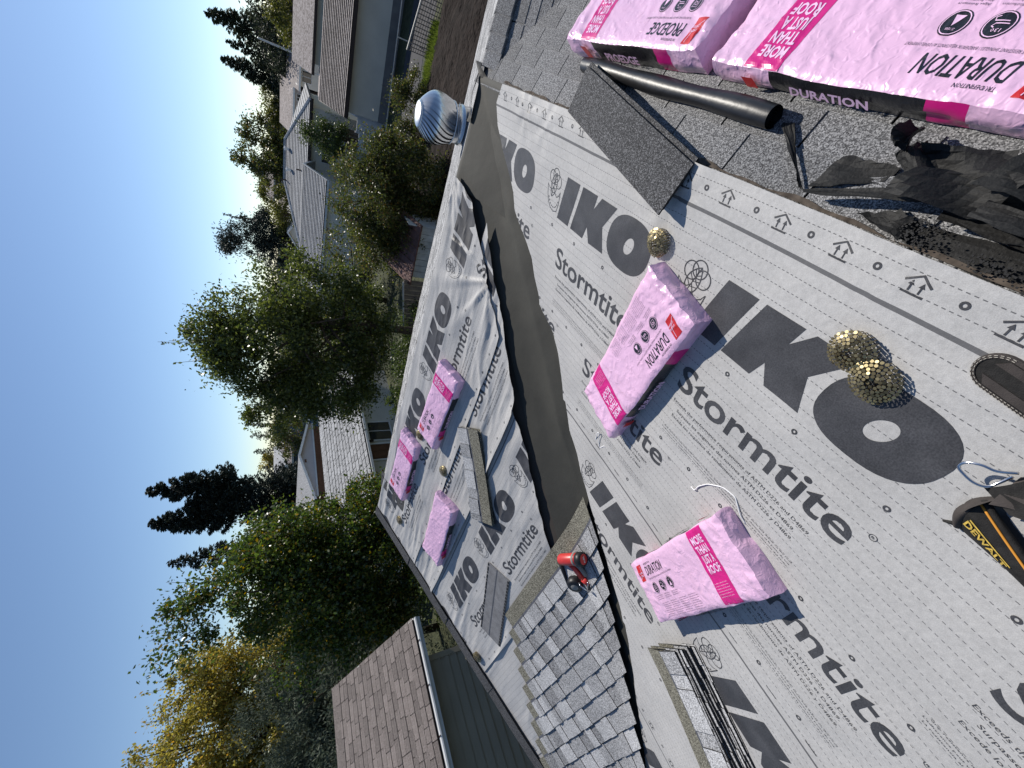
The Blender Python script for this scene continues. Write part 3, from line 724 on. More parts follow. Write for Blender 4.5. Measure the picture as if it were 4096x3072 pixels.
    lay = {'magenta': .0008, 'black': .0010, 'red': .0009, 'pale': .0018, 'grey': .0010, 'white': .0020}
    mm = {'magenta': MT['magenta'], 'black': MT['wblack'], 'red': MT['red'], 'pale': MT['paleink'], 'grey': MT['grink'], 'white': MT['paleink']}
    dx, dy = 2*hx/nx, 2*hy/ny
    for k, lst in sheets.items():
        polys = []
        for t in np.concatenate(lst):
            t = [tuple(p) for p in t]; lo = np.min(t, 0); hi = np.max(t, 0)
            i0, i1 = int((lo[0]+hx)/dx), int((hi[0]+hx)/dx); j0, j1 = int((lo[1]+hy)/dy), int((hi[1]+hy)/dy)
            if hi[0]-lo[0] < dx and hi[1]-lo[1] < dy or (i1-i0)*(j1-j0) == 0 and i1-i0+j1-j0 == 0: polys.append(t); continue
            for i in range(i0, i1+1):
                c = clip(clip(t, lambda q: q[0]-(-hx+i*dx)), lambda q: -hx+(i+1)*dx-q[0])
                if len(c) < 3: continue
                for j in range(j0, j1+1):
                    d = clip(clip(c, lambda q: q[1]-(-hy+j*dy)), lambda q: -hy+(j+1)*dy-q[1])
                    if len(d) >= 3: polys.append(d)
        pts = np.array([p for c in polys for p in c]); FF = []; q = 0
        for c in polys: FF.append(tuple(range(q, q+len(c)))); q += len(c)
        iu = np.clip((pts[:, 0]+hx)/dx, 0, nx-1e-6); iv = np.clip((pts[:, 1]+hy)/dy, 0, ny-1e-6); a = iu.astype(int); b = iv.astype(int); fx = iu-a; fy = iv-b
        z = (Z[b, a]*(1-fx)+Z[b, a+1]*fx)*(1-fy)+(Z[b+1, a]*(1-fx)+Z[b+1, a+1]*fx)*fy
        mk({'magenta': 'printed_band', 'red': 'printed_logo'}.get(k, 'printed_lettering'), np.column_stack([pts, z+lay[k]]), FF, mm[k], root)
    return root
def bframe(pl, cu, cv, du, dv): return frame(pl, cu, cv, math.degrees(math.atan2(dv, du)), .014)
bundle(bframe('A', -1.187, -.882, -.252, -1.004), 'pink wrapped shingle bundle lying across the lettering, nearest the single nail coil', 4)
bundle(bframe('A', -.381, -1.627, .208, .989), 'pink wrapped shingle bundle beside the open shingle stack, its slogan band facing the camera', 9)
bundle(bframe('B', -2.811, 3.165, 1.0, -.04), 'pink wrapped bundle on the far slope nearest the roof vent', 13)
bundle(bframe('B', -4.07, 3.438, 1.0, .02), 'pink wrapped bundle on the far slope closest to the ridge and the rake corner', 19)
bundle(bframe('B', -4.287, 2.558, 1.0, .103), 'plain-topped crumpled pink bundle lowest of the three on the far slope', 23, top=None)
bundle(frame('C', .934, -.471, 0, .014), 'large pink bundle beside the ridge in the foreground, above the torn felt scraps', 31, thick=.085)
bundle(frame('C', 1.995, -.462, 1.5, .014), 'shiny pink bundle of ridge shingles beside the black plastic roll', 37, thick=.115, top='proedge', lng=.96, wid=.33, band='PROEDGE')

# ------------------------------------------------------------------ coils of roofing nails
def coil_meshes():
    hd = MB(); sh = MB(); r = .007; q = 0; cg = random.Random(2)
    while r < .058:
        x, y = r*math.cos(q), r*math.sin(q); f = (r-.007)/.051; z = .056-.018*f*f-.010*max(0, .25-f)*4+cg.uniform(-.001, .001)
        tx, ty = math.cos(q)*(.10+.5*f), math.sin(q)*(.10+.5*f); a = Vector((tx+cg.gauss(0, .12)+.15, ty+cg.gauss(0, .12), 1)).normalized(); b = a.orthogonal().normalized(); c = a.cross(b); o = Vector((x+tx*.01, y+ty*.01, z))
        n = 8; top = [o+a*.0012+(b*math.cos(2*math.pi*k/n)+c*math.sin(2*math.pi*k/n))*.0047 for k in range(n)]; bot = [v-a*.0014 for v in top]
        hd.add(top+bot, [tuple(range(n))]+[(k, k+n, (k+1) % n+n, (k+1) % n) for k in range(n)])
        sh.tube([o, Vector((x*.98, y*.98, .001+.002*f))], .0015, 4, 0, False)
        q += .0102/r; r += .0090*(.0102/r)/(2*math.pi)
    return mesh_data('nail_heads', hd.V, hd.F, MT['brass']), mesh_data('nail_shanks', sh.V, sh.F, MT['brassd'])
HDM, SHKM = coil_meshes()
def coil(pl, u, v, ang, tilt, label, n=.014):
    r = empty('nail_coil', frame(pl, u, v, ang, n) @ Matrix.Rotation(R_(tilt), 4, 'X'), label, 'nail coil', 'coils of roofing nails')
    a = obj('nail_heads', HDM, r); tag(a, kind='stuff'); b = obj('nail_shanks', SHKM, r); tag(b, kind='stuff')
    # binding wires
coil('A', -1.283, -.286, 30, 6, 'brass coloured nail coil next to the end of a pink bundle on the near slope')
coil('A', -.434, -.239, 10, 4, 'nail coil resting on the big dark letter K, farther of the foreground pair')
coil('A', -.348, -.274, 70, 5, 'nail coil resting on the big dark letter O, nearer of the foreground pair')
S_ = .965
coil('B', -3.561*S_, 3.469*S_, 0, 8, 'nail coil between the two upper pink bundles on the far slope')
coil('B', -3.645*S_, 2.929*S_, 50, 8, 'nail coil on the far slope beside the open shingle stack')
coil('B', -5.249*S_, 3.389*S_, 90, 8, 'nail coil near the rake beside the dark starter shingle')
coil('B', -5.533*S_, 1.387*S_, 20, 8, 'nail coil alone low down by the rake edge, above the lapped shingles')

# ------------------------------------------------------------------ loose shingles
def loose(mat4, label, seed, L_=1.0, curl=0.0, group=None, flip=False, W=.318, bend=None):
    def posf(s, v, h):
        z = curl*(2*s/L_-1)**2+.004*math.sin(s*5+seed)
        if bend: z += bend(s/L_, v/W)
        return Vector((s-L_/2, v-W/2, z+h))
    o = shingle_geo(L_, seed, posf, W).build('shingle', sh_mats(), None, False)
    o.matrix_world = mat4; return tag(o, label, 'shingle', group)
# open stack on the far slope (butts away from us)
ordn = ['bottom', 'fifth from the top', 'fourth from the top', 'third from the top', 'second from the top', 'topmost']
for i in range(6):
    loose(frame('B', -3.233*S_+.012*((i*7) % 3-1), 2.48*S_+.010*((i*5) % 3-1), 36.0+180+.7*((i*3) % 4), .010+.0105*i), f'laminated shingle, {ordn[i]} in the loose stack on the far slope', 60+i, 1.0, .004, 'stacked loose shingles on the far slope')
# open stack on the near slope, lower left of the upright picture
o2 = ['bottom', 'eighth from the top', 'seventh from the top', 'sixth from the top', 'fifth from the top', 'fourth from the top', 'third from the top', 'second from the top', 'topmost']
dirx = Vector((.62, -.24)).normalized()
angA = math.degrees(math.atan2(-.32, 1.0))
for i in range(9):
    lf = (lambda s, v: .0) if i < 7 else (lambda s, v, i=i: .010*(i-6)*(1-(2*v-1)**2)+.006*math.sin(s*4+i))
    loose(frame('A', .245+.006*((i*5) % 3), -2.505+.006*((i*3) % 2), angA+180+.3*((i*2) % 5), .010+.0118*i) @ Matrix.Translation((0, -.012*(8-i)+.02, 0)), f'laminated shingle, {o2[i]} in the loose stack on the near slope', 80+i, 1.0, .003, 'stacked loose shingles on the near slope', bend=lf, W=.36)
# an overturned shingle showing its grey back
m = MB(); Lq, Wq = 1.0, .32
m.box(-Lq/2, Lq/2, -Wq/2, Wq/2, 0, .006, 0)
for yy in (.012, .022): m.box(-Lq/2, Lq/2, yy, yy+.004, .0062, .0075, 2)
k = -Lq/2+.01
while k < Lq/2-.03: m.box(k, k+.032, -Wq/2+.002, -Wq/2+.020, .0062, .0095, 1); k += .045
k = -Lq/2+.01
while k < Lq/2-.03: w_ = rnd.uniform(.02, .06); m.box(k, k+w_, Wq/2-.018, Wq/2-.001, .0062, .009, 1); k += w_+rnd.uniform(.004, .02)
o = m.build('shingle', [MT['sh_back'], MT['edge'], MT['sh_s']], None); o.matrix_world = frame('B', -4.36, 1.515, 18.5, .018)
tag(o, 'overturned shingle showing its smooth grey back, beside the newly laid courses', 'shingle')
# dark starter shingle lying up the far slope by the rake
m = MB(); m.grid(lambda a, b: (a*1.02-.51, b*.255-.1275, .008+.006*math.sin(a*3)), 8, 2); m.grid(lambda a, b: (a*1.02-.51, b*.255-.1275, .003+.006*math.sin(a*3)), 8, 2, 1); m.box(-.51, .51, -.060, -.054, .0135, .0160, 1)
o = m.build('starter_shingle', [MT['start'], MT['edge']], None); o.matrix_world = frame('B', -4.94*S_, 3.5*S_, 98.5, .020)
tag(o, 'dark grey starter shingle lying up the slope beside a pink bundle near the rake', 'shingle')
# two dark starter shingles bridging the ridge
far_c, near_c = Vector((.115, 2.158, 0)), Vector((-.075, 1.285, 0))
for i, lab in enumerate(('lower of two dark granular shingles lying across the ridge by the plastic roll', 'upper of two dark granular shingles lying across the ridge by the plastic roll')):
    d = (near_c-far_c); d.normalize(); s = Vector((-d.y, d.x, 0))
    m = MB(); L2, W2 = .95, .205
    def pl_(a, b, i=i): return (a*L2-.475, (b-.5)*W2, .004*math.sin(a*2.7))
    m.grid(pl_, 10, 2); m.grid(lambda a, b: Vector(pl_(a, b))-Vector((0, 0, .008)), 10, 2, 1)
    for sgn in (0, 1):
        m.grid(lambda a, b: Vector(pl_(a, sgn))-Vector((0, 0, .008*b)), 10, 1, 1); m.grid(lambda a, b: Vector(pl_(sgn, a))-Vector((0, 0, .008*b)), 2, 1, 1)
    o = m.build('starter_shingle', [MT['start'], MT['edge']], None)
    c = (far_c+near_c)/2+Vector((.018 if i == 0 else -.004, -.006*i, zr+.034+.014*i)); yx = Vector((0, 0, 1)).cross(d)
    o.matrix_world = Matrix.Translation(c) @ Matrix((d, yx, Vector((0, 0, 1)))).transposed().to_4x4() @ Matrix.Rotation(R_(2.0), 4, 'X')
    tag(o, lab, 'shingle')

# ------------------------------------------------------------------ roll of black plastic
rt_ = empty('plastic_roll', Matrix.Identity(4), 'black plastic sheet rolled into a long tube beside the pink bundles', 'plastic roll')
m = MB(); pts = [P('C', 1.09+i*.0615, -.212-.0010*i, .042+.004*math.sin(i*.5)) for i in range(21)]
m.tube(pts, [.035+.003*math.sin(i*.8) for i in range(21)], 20, 0, False); m.build('rolled_sheet', MT['poly'], rt_, True)
m = MB(); c0 = Vector(pts[0]); ex_, ey_ = E2['C'], EN['C']; sp = []
for k in range(60):
    a = k*.42; r = .034-.00050*k; sp.append(c0+(ex_*math.cos(a)+ey_*math.sin(a))*r)
for k in range(59): m.add([sp[k], sp[k+1], sp[k+1]+E1['C']*.03, sp[k]+E1['C']*.03], [(0, 1, 2, 3)])
m.lathe([(.0, .02), (.030, .02)], 16, 0, Matrix.Translation(c0) @ Matrix((ex_, ey_, E1['C'])).transposed().to_4x4()); m.build('rolled_end', MT['toolblk'], rt_)

# ------------------------------------------------------------------ torn scraps
def scrap(name, pts, h, label, seed, curl=.02, cat='felt scrap', matl='scrap', sub=8):
    """quad of plan points (x,y) on the right-hand slope, crumpled"""
    m = MB(); q = [Vector((p[0], p[1], 0)) for p in pts]; g = random.Random(seed); amp = [g.uniform(-1, 1) for _ in range(6)]
    def pf(a, b):
        x = (q[0]*(1-a)+q[1]*a)*(1-b)+(q[3]*(1-a)+q[2]*a)*b
        jag = .010*(float(vn(a*9+seed, b*9, seed))-.5)
        n = h+curl*(amp[0]*(a-.5)**2*4+amp[1]*(b-.5)**2*4+amp[2]*math.sin(a*5+b*3))*.5+.006*float(vn(a*7, b*7, seed+1))+abs(curl)*.35
        xx, yy = x.x+jag, x.y+jag*.6
        z = min(zA(xx, yy), zr-T*xx)
        return Vector((xx, yy, z+max(n, .004)))
    m.grid(pf, sub, sub); n0 = len(m.V); m.grid(lambda a, b: pf(a, b)-Vector((0, 0, .003)), sub, sub, 0)
    o = m.build(name, MT[matl], None, False); return tag(o, label, cat, 'torn roofing scraps by the ridge')
scrap('felt_scrap', [(.072, .834), (.133, .68), (.18, .662), (.174, .821)], .010, 'flat torn four-sided felt scrap nearest the curled strip', 1, .012)
scrap('felt_scrap', [(.163, .569), (.203, .470), (.262, .480), (.236, .654)], .028, 'torn felt scrap leaning on the large pink bundle', 2, .03)
scrap('felt_scrap', [(.165, .628), (.163, .560), (.245, .655), (.200, .690)], .040, 'small folded felt scrap with a pale torn edge', 3, .05)
scrap('felt_scrap', [(.030, .535), (.026, .20), (.110, .18), (.085, .53)], .008, 'wide torn felt sheet lying along the edge of the underlayment', 4, .012)
scrap('felt_scrap', [(.053, .80), (.060, .815), (.172, .505), (.138, .490)], .050, 'long narrow dark strip lying over the other scraps', 5, .012)
scrap('felt_scrap', [(.10, .49), (.092, .22), (.158, .20), (.140, .50)], .030, 'torn felt piece under the long narrow strip', 6, .03)
scrap('felt_scrap', [(.15, .50), (.145, .25), (.235, .22), (.225, .48)], .040, 'crumpled felt piece beside the corner of the large pink bundle', 7, .04)
scrap('felt_scrap', [(.055, .66), (.032, .525), (.080, .520), (.095, .58)], .016, 'small felt scrap with chipped edge and grit on it', 8, .02)
scrap('felt_scrap', [(.10, .36), (.095, .12), (.21, .10), (.20, .34)], .055, 'dark felt piece at the lower corner of the heap', 9, .03)
scrap('felt_scrap', [(.115, .62), (.120, .42), (.215, .40), (.19, .60)], .060, 'black felt flap standing in the middle of the scrap heap', 11, .07)
scrap('felt_scrap', [(.175, .48), (.165, .30), (.26, .26), (.255, .45)], .075, 'black curled felt piece on top of the heap against the bundle', 12, .06)
scrap('felt_scrap', [(.120, .44), (.105, .16), (.150, .15), (.155, .43)], .070, 'long thin felt sliver across the top of the heap', 13, .05)
scrap('felt_scrap', [(.19, .36), (.17, .12), (.275, .08), (.27, .33)], .050, 'broad black felt piece at the near end of the heap', 14, .05)
scrap('felt_scrap', [(.218, .70), (.205, .655), (.262, .655), (.268, .70)], .070, 'small pointed felt triangle propped against the bundle print', 15, .06)
scrap('felt_strip', [(.205, 1.062), (.222, 1.030), (.072, .865), (.058, .830)], .006, 'curled narrow strip standing between the plastic roll and the scraps', 10, .05, 'felt strip')
m = MB(); g = random.Random(4)
for k in range(420):
    x, y = g.choice(((.045, .50), (.05, .34), (.075, .52), (.04, .24))); x += g.gauss(0, .012); y += g.gauss(0, .03); s = g.uniform(.0008, .0022)
    z = min(zA(x, y), zr-T*x)+.028; m.box(x-s, x+s, y-s, y+s, z, z+s*1.6)
tag(m.build('grit', MT['edge'], None), 'loose black granules spilled over the torn felt', 'grit', kind='stuff')

# ------------------------------------------------------------------ strings
def string(pts, label):
    m = MB(); q = [P('A', -a, b, .020+n) for a, b, n in pts]; sm = []
    for i in range(len(q)-1):
        for k in range(5): sm.append(q[i].lerp(q[i+1], k/5))
    for i in range(1, len(sm)-1): sm[i] = (sm[i-1]+sm[i]*2+sm[i+1])/4
    m.tube(sm, .0028, 6); tag(m.build('string', MT['string'], None, True), label, 'string')
string([(.63, -1.225, .004), (.605, -1.215, .01), (.597, -1.165, .014), (.57, -1.11, .01), (.51, -1.05, .008), (.45, -1.035, .008), (.425, -1.055, .01), (.39, -1.085, .012), (.35, -1.105, .006)], 'white string trailing from the corner of the slogan-side pink bundle')
string([(1.345, -1.71, .004), (1.33, -1.60, .02), (1.315, -1.585, .02), (1.305, -1.66, .012), (1.285, -1.72, .006), (1.25, -1.65, .008), (1.236, -1.66, .004)], 'short loop of white string on the underlayment near the valley')

# ------------------------------------------------------------------ roof turbine vent
vx, vy = -.408, 4.38; vz = zr-T*(vy-YR)
vent = empty('turbine_vent', Matrix.Translation((vx, vy, vz)) @ Matrix.Rotation(R_(-3), 4, 'Y') @ Matrix.Scale(1.18, 4), 'shiny metal turbine vent with curved vanes standing on the ridge', 'roof vent')
m = MB(); m.lathe([(.24, -.07), (.150, -.02), (.142, .0), (.140, .06), (.146, .065), (.146, .075), (.138, .078), (.136, .13), (.142, .135), (.13, .142)], 32); m.build('collar', MT['alu'], vent, True)
m = MB(); m.lathe([(.0, .425), (.05, .424), (.085, .418), (.098, .408), (.096, .402), (.0, .405)], 28); m.build('cap', MT['alu'], vent, True)
m = MB(); m.lathe([(.152, .150), (.156, .146), (.154, .140), (.13, .142)], 28); m.build('bottom_ring', MT['alu'], vent, True)
m = MB(); m.lathe([(.10, .15), (.11, .28), (.07, .40)], 20); m.build('dark_core', MT['edge'], vent, True)
vm = MB(); NV = 24
def vane(a, b):
    z = .146+.262*b; prof = .150+.036*math.sin(b*math.pi*.92)-.072*max(0, b-.55)**1.6*3.2
    q = (a-.25)*(2*math.pi/NV)*1.30+.95*b**1.4; r = prof*(.90+.10*a**1.3+.03*math.sin(a*3.14)); return (r*math.cos(q), r*math.sin(q), z)
vm.grid(vane, 6, 14); v0 = vm.build('vane', MT['alu'], vent, True)
for k in range(1, NV): copy_of(v0, vent, Matrix.Rotation(2*math.pi*k/NV, 4, 'Z'))
m = MB(); m.tube([(.15*math.cos(q*.3+3.6), .15*math.sin(q*.3+3.6), .075+.055*math.sin(q*.3)) for q in range(11)], .003, 6); m.build('brace_wire', MT['steel'], vent, True)

# ------------------------------------------------------------------ red coil nailer
nl = empty('nail_gun', frame('B', -2.76, 1.05*K, 0, .03), 'red and black cordless coil nail gun on the newly laid shingles', 'nail gun')
Bi = nl.matrix_world.inverted()
def N(x, y, n): return Bi @ (P('B', x, y*K, 0)+EN['B']*n)
def seg_tube(nm, a, b, r0, r1, matl, n=16, parent=nl):
    m = MB(); A_, B_ = Vector(a), Vector(b); m.tube([A_, A_.lerp(B_, .06), A_.lerp(B_, .94), B_], [r0*.85, r0, r1, r1*.85], n); return m.build(nm, matl, parent, True)
a, b, c = N(-2.862, 1.168, .125), N(-2.69, 1.066, .125), N(-2.645, 1.035, .125)
body = seg_tube('motor_housing', a, b, .046, .050, MT['toolred'])
seg_tube('grip_band', Vector(a).lerp(Vector(b), .80), Vector(a).lerp(Vector(b), .92), .0515, .0515, MT['toolgrey'])
cap = seg_tube('end_cap', b, c, .060, .058, MT['toolblk'], 8)
d = (Vector(c)-Vector(b)).normalized(); ux = Vector((0, 0, 1)).cross(d).normalized(); uy = d.cross(ux)
CM = Matrix.Translation(Vector(c)+d*.001) @ Matrix((-ux, uy, -d)).transposed().to_4x4()
m = MB(); CM2 = Matrix.Translation(Vector(c)) @ Matrix((ux, uy, d)).transposed().to_4x4(); m.lathe([(.0, .003), (.040, .003), (.042, .0)], 20, 0, CM2); disc = m.build('badge', MT['toolred'], cap, False)
t = fit_text('FUEL', -.026, -.008, .052, .017, bold=.03).reshape(-1, 2); mk('printed_lettering', [CM2 @ Vector((p[0], p[1], .0042)) for p in t], [(3*i, 3*i+1, 3*i+2) for i in range(len(t)//3)], MT['white'], disc)
m = MB(); h0, h1 = N(-2.82, 1.10, .11), N(-2.862, .965, .075); m.tube([h0, Vector(h0).lerp(Vector(h1), .4), h1], [.026, .021, .024], 12); m.build('handle', MT['toolred'], nl, True)
m = MB(); h0, h1 = N(-2.77, 1.075, .10), N(-2.815, .955, .065); m.tube([h0, Vector(h0).lerp(Vector(h1), .5), h1], [.024, .017, .022], 12); m.build('battery_grip', MT['toolgrey'], nl, True)
q = N(-2.995, .975, .065); m = MB(); Mq = Matrix.Translation(q) @ Matrix.Rotation(R_(28), 4, 'X'); m.lathe([(.0, .035), (.05, .037), (.064, .030), (.068, .0), (.066, -.03), (.055, -.036), (.0, -.036)], 24, 0, Mq); mag = m.build('magazine', MT['toolblk'], nl, True)
m = MB(); m.lathe([(.0, .0395), (.030, .0395), (.033, .036)], 20, 0, Mq); m.build('magazine_hub', MT['toolgrey'], mag, True)
m = MB(); m.tube([N(-2.985, 1.175, .05), N(-3.05, 1.09, .04), N(-3.115, 1.005, .035), N(-3.07, .94, .035)], [.020, .019, .018, .014], 6); m.build('rail', MT['toolblk'], nl, True)
m = MB(); m.tube([N(-2.985, 1.178, .062), N(-2.93, 1.165, .09)], .012, 8); m.build('rail_bracket', MT['toolblk'], nl, True)
m = MB(); m.tube([N(-2.865, .955, .07), N(-2.875, .90, .055)], [.030, .026], 10); m.build('nose_housing', MT['toolred'], nl, True)
m = MB(); m.tube([N(-2.80, .905, .045), N(-2.875, .885, .045), N(-2.945, .865, .040)], [.024, .028, .018], 8); m.build('nose', MT['toolblk'], nl, True)
m = MB(); m.tube([N(-2.885, .955, .12), N(-2.875, .93, .135), N(-2.885, .885, .11), N(-2.91, .865, .07)], .0055, 8); m.build('belt_hook', MT['steel'], nl, True)
m = MB(); m.tube([N(-2.835, .915, .085), N(-2.865, .893, .09)], .005, 8); m.build('trigger_pin', MT['steel'], nl, True)

# ------------------------------------------------------------------ tool belt: padded strap end and pouch
strap = empty('tool_belt', Matrix.Translation(EN['A']*.016), 'padded brown and black tool belt end with pale stitching, at the edge of the picture', 'tool belt')
def outline(k):
    """padded belt: straight sides with a rounded end, k = inset"""
    cx0, cy0, wd = -.113, .185, .0435-k; ax = Vector((-.012, -.10)).normalized(); nx_ = Vector((-ax.y, ax.x)); L = []
    for i in range(15):
        q = math.pi*i/14; p = Vector((cx0, cy0))-ax*((wd+.006)*math.sin(q))+nx_*(wd*math.cos(q)); L.append(p)
    for s in (.06, .14, .30): L.append(Vector((cx0, cy0))+ax*s-nx_*wd*(1+.1*s))
    for s in (.30, .14, .06): L.append(Vector((cx0, cy0))+ax*s+nx_*wd*(1+.1*s))
    return L
def ringmesh(nm, k0, n0, k1, n1, matl, parent):
    a = outline(k0); b = outline(k1); m = MB(); N_ = len(a); m.V = [tuple(PA(p.x, p.y, n0)) for p in a]+[tuple(PA(p.x, p.y, n1)) for p in b]
    m.F = [(i, (i+1) % N_, (i+1) % N_+N_, i+N_) for i in range(N_)]; m.mi = [0]*N_; return m.build(nm, matl, parent, True)
ringmesh('edge_binding', 0, .008, .002, .020, MT['nylonb'], strap); ringmesh('edge_binding', .002, .020, .010, .022, MT['nylonb'], strap)
a = outline(.010); m = MB(); m.V = [tuple(PA(p.x, p.y, .020)) for p in a]; m.F = [tuple(range(len(a)))]; m.mi = [0]; m.build('mesh_panel', MT['nylon'], strap)
ax = Vector((-.012, -.10)).normalized(); nx_ = Vector((-ax.y, ax.x)); c0 = Vector((-.113, .185))
for s in (-1, 1):
    m = MB(); pts = [c0+nx_*s*.014-ax*.020, c0+nx_*s*.0315-ax*.004, c0+nx_*s*.0335+ax*.30, c0+nx_*s*.014+ax*.30]
    m.prism([PA(p.x, p.y, .0205) for p in (pts if s > 0 else pts[::-1])], EN['A']*.002); m.build('side_band', MT['nylonb'], strap)
m = MB()
for inset in (.004, .008):
    ol = outline(inset)
    for i in range(len(ol)-1):
        a_, b_ = ol[i], ol[i+1]; Ls = (b_-a_).length; n = max(1, int(Ls/.0075))
        if Ls > .25: n = int(Ls/.0075)
        for k in range(n):
            p, q = a_.lerp(b_, (k+.2)/n), a_.lerp(b_, (k+.75)/n); m.tube([PA(p.x, p.y, .0225), PA(q.x, q.y, .0225)], .0007, 4)
m.build('stitching', MT['thread'], strap)
pouch = empty('tool_pouch', Matrix.Translation(EN['A']*.014), 'black nylon tool pouch with yellow lettering, orange piping and a steel hammer ring', 'tool pouch')
def lowr(s): return Vector((-.468-.035*s, .010-.50*s)), .008
def topr(s): return Vector((-.362-.24*s+.06*s*s, .022-.50*s)), .036+.01*s
def front(s, t):
    a, na = lowr(s); b, nb = topr(s); p = a.lerp(b, t); n = na+(nb-na)*t+.016*math.sin(t*3.14)
    return PA(p.x-.004*math.sin(t*3.14), p.y, n)
m = MB(); m.grid(front, 24, 10); m.build('front_panel', MT['nylon'], pouch, True)
def rear(s): return Vector((-.340-.10*s+.05*s*s, .012-.50*s)), .050+.015*s
def mouth(s, t):
    b, nb = topr(s); c, ncv = rear(s); wv = math.sin(min(1, s*6)*1.57); w_ = .058*wv*(1 if s < .9 else 1)
    c2 = c+Vector((w_, 0)); p = b.lerp(c2, t); n = nb+(ncv-nb)*t-.055*math.sin(t*3.14)*wv; return PA(p.x, p.y, max(n, .006))
m = MB(); m.grid(mouth, 24, 10); m.build('lining', MT['toolblk'], pouch, True)
def back(s, t):
    c, ncv = rear(s); w_ = .058*math.sin(min(1, s*6)*1.57); p = (c+Vector((w_, 0)))+Vector((.075*t, .012*t)); return PA(p.x, p.y, ncv*(1-t)+.010+.012*math.sin(t*3.14))
m = MB(); m.grid(back, 24, 6); m.build('back_panel', MT['nylonb'], pouch, True)
def endcap(s, t):
    a = Vector((-.457, .010)); b = Vector((-.335, .014)); p = a.lerp(b, s)+Vector((0, .030*math.sin(s*3.14)*(1-t*.6))); n = .006+(.045*min(1, s*1.3))*t+.010*math.sin(s*3.14)*t; return PA(p.x, p.y, n)
m = MB(); m.grid(endcap, 12, 6); m.build('end_panel', MT['nylonb'], pouch, True)
m = MB(); m.tube([PA(topr(s/20)[0].x, topr(s/20)[0].y, topr(s/20)[1]+.003) for s in range(21)], .0028, 6); m.build('piping', MT['orange'], pouch, True)
m = MB(); m.tube([PA(topr(s/20)[0].x+.010, topr(s/20)[0].y, topr(s/20)[1]) for s in range(21)], .007, 8); m.build('rolled_rim', MT['nylon'], pouch, True)
t = fit_text('DEWALT', .04, .32, .50, .26, bold=.03, shear=.1).reshape(-1, 2); lt = []
def fp(s, t_): return Vector(front(.0+s*.42, t_))+EN['A']*.0022+Vector((-.0012, 0, .0))
m = MB()
for i in range(len(t)//3): m.add([fp(p[0], .18+p[1]*.72) for p in t[3*i:3*i+3]], [(0, 1, 2)])
for k in range(12): m.add([fp(.06+.042*k, .62), fp(.06+.042*(k+1), .62), fp(.06+.042*(k+1), .655), fp(.06+.042*k, .655)], [(0, 1, 2, 3)])
m.build('printed_lettering', MT['yellow'], pouch)
ringp = [(-.262, .030, .030), (-.272, .052, .052), (-.276, .075, .058), (-.290, .095, .060), (-.308, .097, .060), (-.317, .080, .058), (-.322, .058, .054), (-.318, .040, .045), (-.300, .034, .036), (-.275, .030, .030)]
rq = [Vector(p) for p in ringp]; sm = []
for i in range(len(rq)-1):
    p0_, p1_, p2_, p3_ = rq[max(i-1, 0)], rq[i], rq[i+1], rq[min(i+2, len(rq)-1)]
    for k in range(6):
        t_ = k/6; sm.append(.5*((2*p1_)+(p2_-p0_)*t_+(2*p0_-5*p1_+4*p2_-p3_)*t_*t_+(3*p1_-p0_-3*p2_+p3_)*t_**3))
m = MB(); m.tube([PA(*p) for p in sm+[rq[-1]]], .0033, 10); m.build('hammer_ring', MT['steel'], pouch, True)
m = MB(); m.grid(lambda a, b: PA(-.330+.085*a, .042-.035*a-.16*b*(.4+.6*a), .034+.02*math.sin(a*3.1)+.03*(1-a)*b), 10, 6); m.build('webbing', MT['nylon'], pouch, True)
m = MB()
for k in range(22): m.tube([PA(-.300+.0028*k, .012-.0045*k, .060), PA(-.288+.0028*k, -.026-.0045*k, .066)], .0012, 4)
m.build('webbing_rib', MT['nylonb'], pouch)
m = MB(); m.grid(lambda a, b: PA(-.462+.095*a, .002+.030*b*math.sin(.5+a*2.2)+.012*a, .014+.030*math.sin(.4+a*2.3)*(.45+.55*math.sin(b*3.14))), 12, 8); m.build('folded_strap', MT['nylonb'], pouch, True)
m = MB(); m.tube([PA(-.476, .032, .010), PA(-.462, .016, .012), PA(-.452, .010, .016)], [.004, .006, .004], 8); m.build('loop_end', MT['nylon'], pouch, True)
# ------------------------------------------------------------------ ground
def sheet_xy(name, pts, z, matl, kind='structure'):
    return tag(mk(name, [(p[0], p[1], z) for p in pts], [tuple(range(len(pts)))], matl), kind=kind)
sheet_xy('ground', [(-900, -600), (900, -600), (900, 1500), (-900, 1500)], 0, MT['ground'])
m = MB()
m.grid(lambda a, b: (-6+a*20, 11.5+b*9.3+.5*math.sin(a*9), .02+.20*float(vn(a*20, b*9, 71))+.10*float(vn(a*60, b*28, 72))), 120, 60)
tag(m.build('soil_bed', MT['soil'], None, True), kind='structure')
sheet_xy('path', [(-7, 22.3), (12, 22.3), (12, 26.5), (-7, 26.5)], .008, MT['asph'])
def grass_patch(name, x0, x1, y0, y1, n, label, h=.16, z=0):
    V = []; F = []
    X = nrng.uniform(x0, x1, n); Y = nrng.uniform(y0, y1, n); A = nrng.uniform(0, 6.28, n); HH = nrng.uniform(.5, 1.2, n)*h
    for x, y, a, hh in zip(X, Y, A, HH):
        b = len(V); c, s = .014*math.cos(a), .014*math.sin(a); lx, ly = nrng.uniform(-.08, .08, 2)
        V += [(x-c, y-s, z), (x+c, y+s, z), (x+lx, y+ly, z+hh)]; F.append((b, b+1, b+2))
    return tag(mk(name, V, F, MT['grass']), label, 'grass', kind='stuff')
grass_patch('grass', -5.5, 1.2, 20.7, 22.3, 9000, 'strip of sunlit green grass beyond the dug soil', .20)
grass_patch('grass', -4.6, -3.2, 30.2, 34, 4000, 'small lawn behind the white gate', .12)

